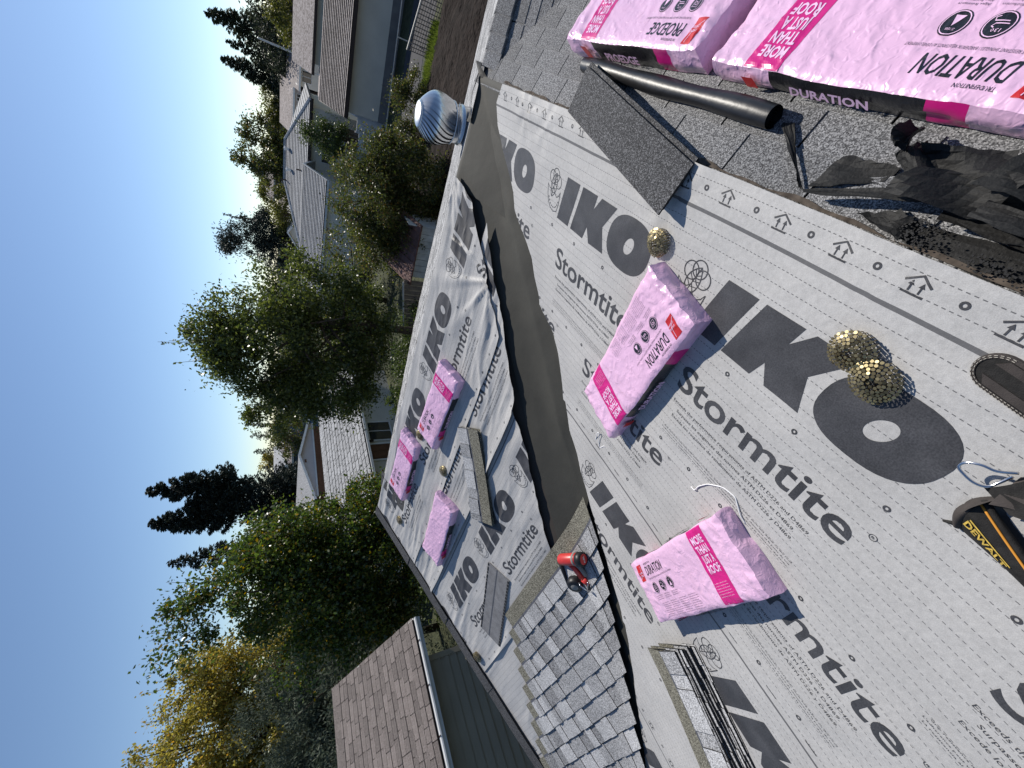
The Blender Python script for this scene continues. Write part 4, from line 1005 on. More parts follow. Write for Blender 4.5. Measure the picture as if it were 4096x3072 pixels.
# ------------------------------------------------------------------ building helpers
def bx(name, x0, x1, y0, y1, z0, z1, matl, parent):
    m = MB(); m.box(x0, x1, y0, y1, z0, z1); return m.build(name, matl, parent)
def slab(name, pts, d, matl, parent):
    m = MB(); v = [Vector(p) for p in pts]; n = (v[1]-v[0]).cross(v[2]-v[0]).normalized()
    if n.z < 0: v = v[::-1]; n = -n
    m.prism([p-n*d for p in v], n*d); return m.build(name, matl, parent)
def poly(name, pts, matl, parent, d=None):
    if d is None: return mk(name, pts, [tuple(range(len(pts)))], matl, parent)
    m = MB(); m.prism(pts, d); return m.build(name, matl, parent)
def courses(parent, e0, e1, r1, r0, n, matl, lip=.03, name='shingle_course'):
    """courses from the eave e0-e1 up to the ridge r0-r1, butts raised"""
    e0, e1, r0, r1 = map(Vector, (e0, e1, r0, r1)); nn = (e1-e0).cross(r0-e0).normalized(); nn = nn if nn.z > 0 else -nn
    for i in range(n):
        f0, f1 = i/n, min(1, (i+1.25)/n); a, b, c, d = e0.lerp(r0, f0), e1.lerp(r1, f0), e1.lerp(r1, f1), e0.lerp(r0, f1)
        m = MB(); m.add([a+nn*(lip+.02), b+nn*(lip+.02), c+nn*.02, d+nn*.02, a+nn*.0, b+nn*.0], [(0, 1, 2, 3), (4, 5, 1, 0)], 0); m.mi = [0, 1]
        m.build(name, [matl, MT['edge']], parent)
def tabs(parent, e0, e1, r1, r0, rows, tw, matl, th=.012, gp=.006):
    """single shingle tabs on a rectangular or raking slope"""
    e0, e1, r0, r1 = map(Vector, (e0, e1, r0, r1)); ux = (e1-e0); Lx = ux.length; ux.normalize(); up = (r0-e0); up2 = up-ux*up.dot(ux); Ly = up2.length; uy = up2.normalized(); nn = ux.cross(uy)
    if nn.z < 0: nn = -nn
    skew0 = up.dot(ux); skew1 = (r1-e1).dot(ux); ex = Ly/rows; base = {}
    for r in range(rows):
        f = r/rows; xa = skew0*f; xb = Lx+skew1*f; x = xa-(tw*.5 if r % 2 else 0)-rnd.uniform(0, .2)*tw
        while x < xb:
            w_ = tw*rnd.choice((.7, 1, 1, 1.25)); a, b = max(x, xa), min(x+w_, xb); x += w_
            if b-a < .04: continue
            key = round(b-a, 2)
            if key not in base:
                mm_ = MB(); hl = min(ex*1.5, Ly); mm_.add([(gp, 0, th), (key-gp, 0, th), (key-gp, hl, .002), (gp, hl, .002), (gp, 0, 0), (key-gp, 0, 0)], [(0, 1, 2, 3), (4, 5, 1, 0), (4, 0, 3), (1, 5, 2)], 0); mm_.mi = [0, 1, 1, 1]
                base[key] = mesh_data('shingle', mm_.V, mm_.F, [matl, MT['edge']], mm_.mi)
            y = min(ex*r, Ly-min(ex*1.5, Ly)); o = link(bpy.data.objects.new('shingle', base[key])); o.parent = parent
            o.matrix_local = Matrix.Translation(e0+ux*a+uy*y+nn*(.016+.004*(r % 2)+rnd.uniform(0, .003))) @ Matrix((ux, uy, nn)).transposed().to_4x4()
def window_x(parent, x, y0, y1, z0, z1, s=1, fr=.06, bars=1):
    """window in a wall facing +x (s=1)"""
    m = MB(); d = .05*s
    for a, b, c, e in ((y0-fr, y1+fr, z1, z1+fr), (y0-fr, y1+fr, z0-fr, z0), (y0-fr, y0, z0, z1), (y1, y1+fr, z0, z1)): m.box(min(x, x+d), max(x, x+d), a, b, c, e)
    for k in range(bars): ym = y0+(y1-y0)*(k+1)/(bars+1); m.box(min(x, x+d*.8), max(x, x+d*.8), ym-.02, ym+.02, z0, z1)
    w_ = m.build('window', MT['white'], parent); bx('pane', min(x, x+.01*s), max(x, x+.01*s), y0, y1, z0, z1, MT['glass'], w_); return w_
def window_y(parent, y, x0, x1, z0, z1, fr=.06, bars=1):
    """window in a wall facing -y"""
    m = MB(); d = .05
    for a, b, c, e in ((x0-fr, x1+fr, z1, z1+fr), (x0-fr, x1+fr, z0-fr, z0), (x0-fr, x0, z0, z1), (x1, x1+fr, z0, z1)): m.box(a, b, y-d, y, c, e)
    for k in range(bars): xm = x0+(x1-x0)*(k+1)/(bars+1); m.box(xm-.02, xm+.02, y-d*.8, y, z0, z1)
    w_ = m.build('window', MT['white'], parent); bx('pane', x0, x1, y-.012, y-.002, z0, z1, MT['glass'], w_); return w_
I4 = Matrix.Identity(4)
def bld(label, cat='house', x=0, y=0): return empty('house' if cat == 'house' else cat.replace(' ', '_'), I4, label, cat)

# neighbour's garage on the left: eave along y
ng = bld('neighbouring garage with brown tab shingles, white gutter and tan lap siding', 'garage')
gx, gz, ya, yb, rx, rz = -9.5, 3.11, -4.2, 3.33, -12.4, 4.48
slab('roof_deck', [(gx, ya, gz), (gx, yb, gz), (rx, yb, rz), (rx, ya, rz)], .06, MT['dfascia'], ng)
slab('roof_deck', [(2*rx-gx, ya, gz), (2*rx-gx, yb, gz), (rx, yb, rz), (rx, ya, rz)], .06, MT['farroof'], ng)
slab('roof_covering', [(gx, ya, gz+.006), (gx, -1.3, gz+.006), (rx, -1.3, rz+.006), (rx, ya, rz+.006)], .004, MT['brown'], ng)
tabs(ng, (gx+.02, -1.3, gz), (gx+.02, yb+.03, gz), (rx, yb+.03, rz), (rx, -1.3, rz), 21, .33, MT['brown'])
m = MB(); m.prism([(rx+.14, ya, rz-.05), (rx, ya, rz+.035), (rx-.14, ya, rz-.05)], (0, yb-ya+.03, 0)); m.build('ridge_cap', MT['brown'], ng)
bx('wall', rx-2.4, gx-.42, ya+.3, 2.62, 0, gz-.06, MT['siding'], ng)
nb = 15
for i in range(nb):
    z0 = gz-.12-(i+1)*.185; m = MB(); xw = gx-.42; m.prism([(xw+.002, ya+.3, z0), (xw+.055, ya+.3, z0), (xw+.006, ya+.3, z0+.19), (xw+.002, ya+.3, z0+.19)], (0, 2.56-ya-.3, 0)); m.build('siding_board', MT['siding'], ng)
bx('corner_trim', gx-.43, gx-.36, 2.55, 2.66, .1, gz-.10, MT['siding'], ng)
poly('gable_wall', [(gx-.42, 2.62, gz-.06), (rx, 2.62, rz-.18), (2*rx-gx+.42, 2.62, gz-.06)], MT['siding'], ng, (0, -.1, 0))
bx('soffit', gx-.44, gx-.02, ya, yb, gz-.10, gz-.075, MT['siding'], ng)
m = MB(); m.prism([(gx+.0, ya, gz-.02), (gx+.12, ya, gz-.02), (gx+.125, ya, gz-.045), (gx+.10, ya, gz-.09), (gx+.09, ya, gz-.13), (gx+.0, ya, gz-.13), (gx, ya, gz-.03)], (0, yb-ya, 0)); gt = m.build('gutter', MT['gutter'], ng)
for k in range(9):
    y = ya+.5+k*.82; m = MB(); m.box(gx-.005, gx+.13, y, y+.02, gz-.018, gz-.010); m.build('gutter_strap', MT['dfascia'], gt)
m = MB(); m.prism([(gx, yb, gz-.16), (rx, yb, rz-.16), (rx, yb, rz-.01), (gx, yb, gz-.01)], (0, .03, 0)); m.build('rake_board', MT['gutter'], ng)

# big two-tier house, far right
h1 = bld('long beige house with two brown roof tiers, partly shaded, at the far right')
bx('wall', -3.95, 11, 28.7, 34, .55, 2.45, MT['stucco'], h1); bx('foundation', -3.98, 11.05, 28.67, 34.05, 0, .55, MT['conc'], h1)
slab('roof_deck', [(-4.15, 28, 2.4), (11.5, 28, 2.4), (11.5, 31, 3.53), (-4.15, 31, 3.53)], .10, MT['dfascia'], h1)
courses(h1, (-4.15, 28, 2.4), (11.5, 28, 2.4), (11.5, 31, 3.53), (-4.10, 31, 3.53), 17, MT['browncourse'], .045)
bx('eave_board', -4.17, 11.5, 27.96, 28.0, 2.24, 2.42, MT['dfascia'], h1)
bx('hidden_shadow_ledge', -4.2, 11.4, 31.0, 33.5, 3.30, 3.43, MT['farroof'], h1)  # unseen ledge added under the set-back upper storey so its shadow falls out of view
bx('upper_wall', -2.55, 11, 32.2, 36.3, 3.4, 4.0, MT['stucco'], h1)
slab('upper_roof', [(-3.05, 31.7, 3.93), (11.5, 31.7, 3.93), (11.5, 34.3, 4.89), (-2.95, 34.3, 4.89)], .12, MT['farroof'], h1)
slab('upper_roof', [(-3.05, 36.9, 3.93), (11.5, 36.9, 3.93), (11.5, 34.3, 4.89), (-2.95, 34.3, 4.89)], .12, MT['farroof'], h1)
bx('eave_board', -3.07, 11.5, 31.66, 31.7, 3.79, 3.94, MT['dfascia'], h1)
poly('gable_wall', [(-2.55, 32.2, 3.93), (-2.55, 36.3, 3.93), (-2.55, 34.3, 4.75)], MT['stucco'], h1, (.08, 0, 0))
bx('porch_post', -3.0, -2.95, 31.9, 31.95, 3.4, 3.9, MT['gutter'], h1)

# white gate and fence beside it
fe = empty('fence', I4, 'low white panel fence and gate beside the long beige house', 'fence')
bx('fence_panel', -4.82, -4.05, 28.95, 29.0, .2, 1.62, MT['wpaint'], fe); bx('fence_panel', -5.75, -4.88, 28.95, 29.0, .2, 1.45, MT['shedw'], fe)
for x, z in ((-4.02, 1.75), (-4.85, 1.68), (-5.8, 1.5)): bx('post', x-.04, x+.04, 28.9, 29.0, 0, z, MT['wpaint'], fe)
for z in (.55, .85, 1.15): bx('rail', -5.75, -4.88, 28.93, 28.95, z, z+.03, MT['wpaint'], fe)
m = MB(); m.prism([(-4.1, 29, 1.6), (-4.1, 29, 1.70), (-4.25, 33, 2.45), (-4.25, 33, 2.35)], (.06, 0, 0)); m.build('side_rail', MT['white'], fe)
for k in range(5): bx('baluster', -4.13-.03*k, -4.09-.03*k, 29.3+.75*k, 29.36+.75*k, .3, 1.68+.14*k, MT['wpaint'], fe)

# grey hip-roofed house with gabled wing
h2 = bld('grey-roofed hip house with a gabled wing and two white roof vents')
ez, rzz = 3.78, 5.09
A_, B_, C_, D_ = (-4.57, 34, ez), (-4.56, 40.5, ez), (-15.5, 34, ez), (-15.5, 41, ez); R1, R2 = (-8.1, 37.6, rzz), (-11.0, 37.6, rzz)
slab('roof_deck', [A_, R1, R2, C_], .1, MT['farroof'], h2); slab('roof_deck', [A_, B_, R1], .1, MT['greysh'], h2); slab('roof_deck', [C_, R2, D_], .1, MT['greysh'], h2); slab('roof_deck', [B_, D_, R2, R1], .1, MT['greysh'], h2)
courses(h2, C_, A_, R1, R2, 15, MT['greysh'], .04); courses(h2, A_, B_, (R1[0], R1[1]+.02, R1[2]), (R1[0], R1[1]-.02, R1[2]), 15, MT['greysh'], .04)
for a, b in ((A_, R1), (C_, R2), (R1, R2)):
    m = MB(); m.tube([Vector(a)+Vector((0, 0, .05)), Vector(b)+Vector((0, 0, .05))], .10, 6); m.build('hip_cap', MT['greysh'], h2)
bx('wall', -15.0, -5.1, 34.5, 40.3, 0, ez-.02, MT['stucco2'], h2)
bx('eave_board', -15.5, -4.55, 33.97, 34.0, ez-.16, ez-.02, MT['dfascia'], h2)
# wing
gy, gxr, gzr, gze = 33.0, -8.35, 4.14, 2.85; yf_, yb_ = 30.4, 35.6
slab('wing_roof', [(gxr, yf_, gze), (-19, yf_, gze), (-19, gy, gzr), (gxr, gy, gzr)], .1, MT['farroof'], h2)
courses(h2, (-19, yf_, gze), (gxr+.02, yf_, gze), (gxr+.02, gy, gzr), (-19, gy, gzr), 16, MT['greysh'], .04)
slab('wing_roof', [(gxr, yb_, gze), (-19, yb_, gze), (-19, gy, gzr), (gxr, gy, gzr)], .1, MT['greysh'], h2)
bx('wing_wall', -18.5, gxr-.55, yf_+.4, yb_-.4, 0, gze, MT['stucco2'], h2)
poly('gable_wall', [(gxr-.55, yf_+.4, gze), (gxr-.55, yb_-.4, gze), (gxr-.55, gy, gzr-.15)], MT['stucco2'], h2, (-.08, 0, 0))
for ys, ye_ in ((yf_, gy), (yb_, gy)): m = MB(); m.prism([(gxr, ys, gze-.14), (gxr, ye_, gzr-.14), (gxr, ye_, gzr+.02), (gxr, ys, gze+.02)], (.05, 0, 0)); m.build('rake_board', MT['gutter'], h2)
bx('gutter', -19, gxr, yf_-.10, yf_, gze-.13, gze-.01, MT['gutter'], h2)
window_y(h2, 34.5, -8.3, -7.2, 2.0, 2.9)
for x, y in ((-8.6, 37.0), (-9.9, 36.6)):
    m = MB(); zz = rzz-.36*(37.6-y); m.lathe([(.10, -.1), (.10, .22), (.15, .24), (.15, .32), (0, .34)], 12, 0, Matrix.Translation((x, y, zz))); m.build('roof_vent', MT['white'], h2, True)
for x, y, hh in ((-10.9, 37.3, .45), (-9.3, 34.9, .35)):
    m = MB(); m.tube([(x, y, rzz-.36*(37.6-y)-.1), (x, y, rzz-.36*(37.6-y)+hh)], .05, 8); m.build('vent_pipe', MT['dfascia'], h2)
gate = empty('gate', I4, 'brown slatted wooden gate in front of the grey-roofed house', 'gate')
for k in range(6): bx('slat', -6.55+.2*k, -6.37+.2*k, 32.2, 32.24, .3, 1.75, MT['wood2'], gate)
for z in (.5, 1.5): bx('rail', -6.6, -5.35, 32.24, 32.28, z, z+.1, MT['wood2'], gate)

# smaller houses beyond
def simple_gable(label, x0, x1, yf0, yb0, ze_, zr_, wallm, roofm, axis='x', win=(), over=.35):
    o = bld(label); ym = (yf0+yb0)/2; xm = (x0+x1)/2
    bx('wall', x0, x1, yf0, yb0, 0, ze_, wallm, o)
    if axis == 'x':
        slab('roof', [(x0-over, yf0-over, ze_-.1), (x1+over, yf0-over, ze_-.1), (x1+over, ym, zr_), (x0-over, ym, zr_)], .12, roofm, o)
        slab('roof', [(x0-over, yb0+over, ze_-.1), (x1+over, yb0+over, ze_-.1), (x1+over, ym, zr_), (x0-over, ym, zr_)], .12, roofm, o)
        for x, d in ((x0, .1), (x1, -.1)): poly('gable_wall', [(x, yf0, ze_), (x, yb0, ze_), (x, ym, zr_-.1)], wallm, o, (d, 0, 0))
        bx('eave_board', x0-over, x1+over, yf0-over-.03, yf0-over, ze_-.24, ze_-.08, MT['gutter'], o)
    else:
        slab('roof', [(x0-over, yf0-over, ze_-.1), (x0-over, yb0+over, ze_-.1), (xm, yb0+over, zr_), (xm, yf0-over, zr_)], .12, roofm, o)
        slab('roof', [(x1+over, yf0-over, ze_-.1), (x1+over, yb0+over, ze_-.1), (xm, yb0+over, zr_), (xm, yf0-over, zr_)], .12, roofm, o)
        poly('gable_wall', [(x0, yf0, ze_), (x1, yf0, ze_), (xm, yf0, zr_-.1)], wallm, o, (0, .1, 0))
        for xa in (x0-over, x1+over): m = MB(); m.prism([(xa, yf0-over-.03, ze_-.24), (xm, yf0-over-.03, zr_-.14), (xm, yf0-over-.03, zr_+.02), (xa, yf0-over-.03, ze_-.08)], (0, .03, 0)); m.build('rake_board', MT['white'], o)
    for a, b, c, d in win: window_y(o, yf0, a, b, c, d)
    return o
simple_gable('low brown-roofed house behind the long beige house', -5.6, -1.2, 46.4, 53.6, 4.15, 4.95, MT['stucco2'], MT['farroof'], 'x', [(-5.2, -4.4, 3.1, 3.8)])
simple_gable('brown-roofed house with dark windows left of the pale pole', -9.5, -6.2, 48.3, 55.7, 4.5, 5.42, MT['lav'], MT['farroof'], 'x', [(-8.4, -7.6, 3.4, 4.1), (-7.0, -6.5, 3.4, 4.1)])
simple_gable('small white gabled house with tan roof far behind the trees', -13.6, -11.2, 61, 66, 5.9, 6.9, MT['wallw'], MT['farroof'], 'y', [(-12.6, -12.2, 5.3, 5.75)])
simple_gable('white house with a wide window under a tan roof in the distance', -20.0, -16.4, 59.8, 65, 6.05, 6.9, MT['wallw'], MT['farroof'], 'x', [(-18.9, -17.3, 5.15, 5.75)])
o = simple_gable('distant gable house with pale vertical siding boards', -20.6, -17.1, 52, 58, 4.35, 5.42, MT['stucco2'], MT['farroof'], 'y', [(-18.4, -17.9, 3.8, 4.4)])
for k in range(9): bx('siding_board', -20.4+.38*k, -20.1+.38*k, 51.93, 51.97, 3.6, 4.4+.9*(1-abs(k-4)/4.6), MT['wallw'], o)
simple_gable('tan gable house with white rake boards behind the hedge', -18.9, -16.2, 44, 50, 3.85, 4.78, MT['stucco2'], MT['greysh'], 'y')
bx('chimney', -21.0, -20.9, 47, 47.2, 4.3, 5.1, MT['alu'], bld('thin metal flue standing far behind the hedge', 'flue'))
simple_gable('far white house with a low grey roof at the left of the skyline', -57, -53, 44.5, 49.5, 4.5, 5.9, MT['wallw'], MT['greysh'], 'y')
simple_gable('far tan-roofed house at the skyline beside the dark cypress', -58, -54, 55, 59, 4.6, 5.5, MT['lav'], MT['farroof'], 'x')
simple_gable('blue-walled house with brown eaves behind the fruit tree', -34.5, -32, 28.6, 34, 4.45, 5.3, mat('blue_wall', (.06, .10, .16), .8, .2), MT['farroof'], 'x')

# garage in the middle distance, eave along y
gc = bld('middle garage with a pale grey tabbed roof, a window and a panelled brown door', 'garage')
ex0, ez0, rx0, rz0, y0_, y1_ = -15, 1.98, -18.5, 3.50, 9.5, 20.0
slab('roof_deck', [(ex0, y0_, ez0), (ex0, y1_, ez0), (rx0, y1_, rz0), (rx0, y0_, rz0)], .1, MT['farroof'], gc)
slab('roof_deck', [(2*rx0-ex0, y0_, ez0), (2*rx0-ex0, y1_, ez0), (rx0, y1_, rz0), (rx0, y0_, rz0)], .1, MT['greysh'], gc)
tabs(gc, (ex0+.02, 10.5, ez0), (ex0+.02, y1_, ez0), (rx0, y1_, rz0), (rx0, 10.5, rz0), 15, .5, MT['greysh'], .035, .018)
bx('wall', -21.5, -15.5, y0_+.3, y1_-.3, 0, ez0, MT['stucco'], gc)
bx('gutter', ex0, ex0+.1, y0_, y1_, ez0-.13, ez0-.02, MT['gutter'], gc)
window_x(gc, -15.5, 14.08, 15.29, .55, 1.64, 1, .07, 1)
m = MB()
for a, b, c, e in ((12.75, 13.85, 1.72, 1.80), (12.75, 12.83, .1, 1.72), (13.77, 13.85, .1, 1.72)): m.box(-15.5, -15.44, a, b, c, e)
dr = m.build('door', MT['white'], gc); bx('door_leaf', -15.5, -15.47, 12.83, 13.77, .1, 1.72, MT['wood'], dr)
for j in range(4):
    for i in range(2): bx('door_panel', -15.47, -15.455, 12.90+i*.44, 13.26+i*.44, .2+j*.38, .5+j*.38, MT['wood'], dr)
m = MB(); m.lathe([(0, -.12), (.05, -.1), (.06, .05), (.03, .12)], 10, 0, Matrix.Translation((-15.4, 13.98, 1.62))); m.build('wall_lamp', MT['dfascia'], gc)
# gabled building behind it
gb = bld('lavender-grey gabled building with a brown lower wall behind the middle garage', 'outbuilding')
bx('wall', -30, -24, 17.6, 23.6, 0, 3.35, MT['wood'], gb); poly('gable_wall', [(-24, 17.3, 3.35), (-24, 23.9, 3.35), (-24, 23.9, 3.6), (-24, 20.6, 4.22), (-24, 17.3, 3.6)], MT['lav'], gb, (-.1, 0, 0))
slab('roof', [(-23.7, 16.9, 3.55), (-30, 16.9, 3.55), (-30, 20.6, 4.34), (-23.7, 20.6, 4.34)], .1, MT['greysh'], gb); slab('roof', [(-23.7, 24.3, 3.55), (-30, 24.3, 3.55), (-30, 20.6, 4.34), (-23.7, 20.6, 4.34)], .1, MT['greysh'], gb)
for ya_ in (16.9, 24.3): m = MB(); m.prism([(-23.7, ya_, 3.42), (-23.7, 20.6, 4.21), (-23.7, 20.6, 4.36), (-23.7, ya_, 3.57)], (.03, 0, 0)); m.build('rake_board', MT['gutter'], gb)
bx('trim_band', -24, -23.93, 17.3, 23.9, 3.27, 3.36, MT['gutter'], gb); bx('vent_louvre', -24, -23.95, 20.2, 20.45, 3.85, 3.95, MT['wood'], gb)

# shed with a rusty roof below the hedge
sd_ = bld('little board shed with a leaf-dappled rusty roof below the hedge', 'shed')
bx('wall', -6.75, -4.85, 14.6, 16.2, 0, 1.22, MT['conc'], sd_)
for k in range(8): bx('board', -6.78+.245*k, -6.55+.245*k, 14.55+.006*(k % 2), 14.6, .1, 1.24, MT['shedw'], sd_)
for k in range(5): bx('end_board', -4.85, -4.81, 14.62+.32*k, 14.92+.32*k, .1, 1.6, MT['shedw'], sd_)
slab('roof', [(-7.05, 14.35, 1.22), (-4.7, 14.35, 1.22), (-4.7, 16.6, 1.95), (-7.05, 16.6, 1.95)], .05, MT['rust'], sd_)
for k in range(9):
    a = -7.0+.28*k; m = MB(); m.tube([(a, 14.34, 1.235), (a, 16.6, 1.965)], .02, 5); m.build('roof_rib', MT['rust'], sd_)
pl2 = empty('fence', I4, 'leaning dark plank fence running left from the little shed', 'fence')
for k in range(10): bx('plank', -8.9+.2*k, -8.72+.2*k, 14.3+.02*k, 14.34+.02*k, 0, 1.15+.03*k, MT['wood2'], pl2)
m = MB(); m.tube([(-8.95, 14.3, 1.12), (-7.0, 14.45, 1.45)], .035, 6); m.build('rail', MT['wpaint'], pl2)
# lattice, rail fence and pole on the right
lt = empty('lattice', I4, 'brown wooden lattice panel on the ground behind the soil bed', 'lattice')
p0, p1 = Vector((-.08, 22.75, 0)), Vector((3.6, 20.2, 0)); dl = (p1-p0); Ll = dl.length; dl.normalize()
for k in range(27):
    a = p0+dl*(Ll*k/26); m = MB(); m.box(-.016, .016, -.008, .008, .02, .78); m.build('slat', MT['wood2'], lt, False, Matrix.Translation(a) @ Matrix.Rotation(math.atan2(dl.y, dl.x), 4, 'Z'))
for k in range(8):
    m = MB(); m.box(0, Ll, -.024, -.008, .04+.10*k, .065+.10*k); m.build('slat', MT['wood2'], lt, False, Matrix.Translation(p0) @ Matrix.Rotation(math.atan2(dl.y, dl.x), 4, 'Z'))
m = MB(); m.box(-.02, Ll, -.03, .03, .78, .82); m.build('top_rail', MT['polew'], lt, False, Matrix.Translation(p0) @ Matrix.Rotation(math.atan2(dl.y, dl.x), 4, 'Z'))
rf = empty('rail_fence', I4, 'thin pale pipe rail fence crossing behind the garden shrubs', 'fence')
m = MB(); m.tube([(-4.1, 23.7, 1.02), (1.5, 24.2, 1.0), (7, 24.7, 1.0)], .025, 6); m.build('top_rail', MT['polew'], rf)
for k in range(6): m = MB(); m.tube([(-4+k*2.1, 23.7+k*.19, 0), (-4+k*2.1, 23.7+k*.19, 1.0)], .025, 6); m.build('post', MT['polew'], rf)
m = MB(); m.tube([(-3.6, 44.9, 0), (-3.35, 44.9, 4.2), (-3.21, 44.9, 6.9)], [.10, .085, .06], 8)
pp = empty('utility_pole', I4, 'leaning pale pole standing before the dark firs', 'pole'); m.build('pole_shaft', MT['polew'], pp, True)
m = MB(); m.lathe([(0, .05), (.07, .03), (.07, -.03), (0, -.05)], 8, 0, Matrix.Translation((-3.21, 44.9, 6.92))); m.build('pole_cap', MT['steel'], pp)

# ------------------------------------------------------------------ trees
MT['lf_green'] = leaf_mat('leaf_green', (.028, .052, .013), (.105, .145, .032), .45, .34, .55, (.22, .15, .02))
MT['lf_apple'] = leaf_mat('leaf_apple', (.035, .052, .014), (.125, .145, .040), .46, .36, .55)
MT['lf_laurel'] = leaf_mat('leaf_hedge', (.030, .045, .012), (.115, .125, .036), .42, .40, .45, (.12, .075, .03))
MT['lf_yellow'] = leaf_mat('leaf_yellow', (.14, .135, .04), (.46, .385, .10), .48, .5, .3, (.42, .26, .07))
MT['lf_cedar'] = leaf_mat('needle_grey_green', (.035, .048, .035), (.10, .12, .085), .25, .6, .2)
MT['lf_spruce'] = leaf_mat('needle_spruce', (.012, .019, .017), (.042, .054, .045), .15, .6, .25)
MT['lf_fir'] = leaf_mat('needle_fir', (.016, .022, .014), (.050, .060, .034), .2, .6, .25)
MT['lf_olive'] = leaf_mat('leaf_olive', (.05, .062, .016), (.15, .15, .04), .4, .5, .3)
MT['lf_shrub'] = leaf_mat('leaf_shrub', (.028, .045, .014), (.09, .12, .035), .35, .45, .4)
def leaf_quads(Pc, size, asp=.5, droop=0.0, rng=nrng, dirs=None):
    n = len(Pc); d = rng.normal(size=(n, 3)) if dirs is None else dirs+rng.normal(size=(n, 3))*.35
    d[:, 2] -= droop; d /= np.linalg.norm(d, axis=1)[:, None]+1e-9
    b = rng.normal(size=(n, 3)); b -= d*(b*d).sum(1)[:, None]; b /= np.linalg.norm(b, axis=1)[:, None]+1e-9
    c = np.cross(d, b); s = size*rng.uniform(.6, 1.3, n)[:, None]
    V = np.stack([Pc-d*s*.5, Pc+b*s*asp*.5+c*s*.06, Pc+d*s*.5, Pc-b*s*asp*.5+c*s*.06], 1).reshape(-1, 3)
    return V, np.arange(4*n).reshape(n, 4)
def crown_mesh(name, V, F, matl, parent):
    me = bpy.data.meshes.new(name); n = len(V); k = len(F)
    me.vertices.add(n); me.vertices.foreach_set('co', V.astype(np.float32).ravel()); me.loops.add(4*k); me.polygons.add(k)
    me.loops.foreach_set('vertex_index', F.astype(np.int32).ravel()); me.polygons.foreach_set('loop_start', np.arange(0, 4*k, 4, dtype=np.int32)); me.polygons.foreach_set('loop_total', np.full(k, 4, np.int32))
    me.materials.append(matl); me.update(calc_edges=True); me.validate(); return obj(name, me, parent)
def broadleaf(label, base, blobs, matl, nleaf, lsize, seed, name='tree', bark='bark', trunk_r=.16, limbs=14, clump=.42, spread=1.0, cat='tree', asp=.55, depth=1.0, trunk_pts=None, spikes=0, hang=0.0):
    """blobs: (x,y,z,halfwidth,halfheight); leaves gathered in clumps on and inside them"""
    rng = np.random.default_rng(seed); t = empty(name, Matrix.Translation((base[0], base[1], 0)), label, cat); off = np.array([base[0], base[1], 0])
    vol = np.array([b[3]**2*b[4] for b in blobs])**.55; vol /= vol.sum(); cl = []
    ncl = max(20, int(nleaf/170))
    for i in range(ncl):
        b = blobs[rng.choice(len(blobs), p=vol)]; d = rng.normal(size=3); d /= np.linalg.norm(d); r = rng.uniform(.35, 1.0)**.5
        lump = 1+.22*math.sin(d[0]*5+seed)+.18*math.sin(d[2]*7+seed*2+d[1]*4)
        cl.append((b[0]+d[0]*b[3]*r*lump, b[1]+d[1]*b[3]*depth*r*lump, b[2]+d[2]*b[4]*r*lump))
    tips = []
    for k in range(spikes):
        b = blobs[rng.choice(len(blobs), p=vol)]; d = rng.normal(size=3); d[2] = abs(d[2])+.5; d /= np.linalg.norm(d); p0_ = np.array([b[0]+d[0]*b[3], b[1]+d[1]*b[3]*depth, b[2]+d[2]*b[4]])
        up_ = d*.4+np.array([0, 0, 1.0]); up_ /= np.linalg.norm(up_); ln = rng.uniform(.3, .8)
        tips.append((p0_, up_, ln))
    cl = np.array(cl); per = rng.poisson(nleaf/len(cl), len(cl)); sizes = rng.uniform(.55, 1.35, len(cl))*clump
    Pc = np.concatenate([cl[i]+rng.normal(size=(per[i], 3))*sizes[i]*np.array([.55, .55, .42])*(1.0 if rng.random() < .8 else 1.4) for i in range(len(cl))])
    if tips: Pc = np.concatenate([Pc]+[p+u*rng.uniform(-.3, ln, (22, 1))+rng.normal(size=(22, 3))*.06 for p, u, ln in tips])
    Pc = Pc[Pc[:, 2] > .15]
    V, F = leaf_quads(Pc, lsize, asp, hang, rng); crown_mesh('crown', V-off, F, matl, t)
    m = MB(); tp = trunk_pts or [(base[0], base[1], 0), (base[0]+.1, base[1], blobs[0][2]*.4), (blobs[0][0], blobs[0][1], blobs[0][2])]
    tp = [np.array(p, float)-off for p in tp]; m.tube(tp, [trunk_r*(1-.65*i/(len(tp)-1)) for i in range(len(tp))], 9)
    m.build('trunk', MT[bark], t, True)
    m = MB()
    for i in rng.choice(len(cl), min(limbs, len(cl)), replace=False):
        f = rng.uniform(.35, .95); k = f*(len(tp)-1); a = int(min(k, len(tp)-2)); s = tp[a]*(1-(k-a))+tp[a+1]*(k-a); e = cl[i]-off; mid = (s+e)/2+np.array([0, 0, .12*np.linalg.norm(e-s)])+rng.normal(size=3)*.1
        m.tube([s, s*.4+mid*.6, mid*.5+e*.5, e], [trunk_r*.34, trunk_r*.24, trunk_r*.15, trunk_r*.05], 5)
    for p, u, ln in tips: m.tube([p-u*.4-off, p+u*ln-off], [.010, .004], 4)
    m.build('limb', MT[bark], t, True); return t
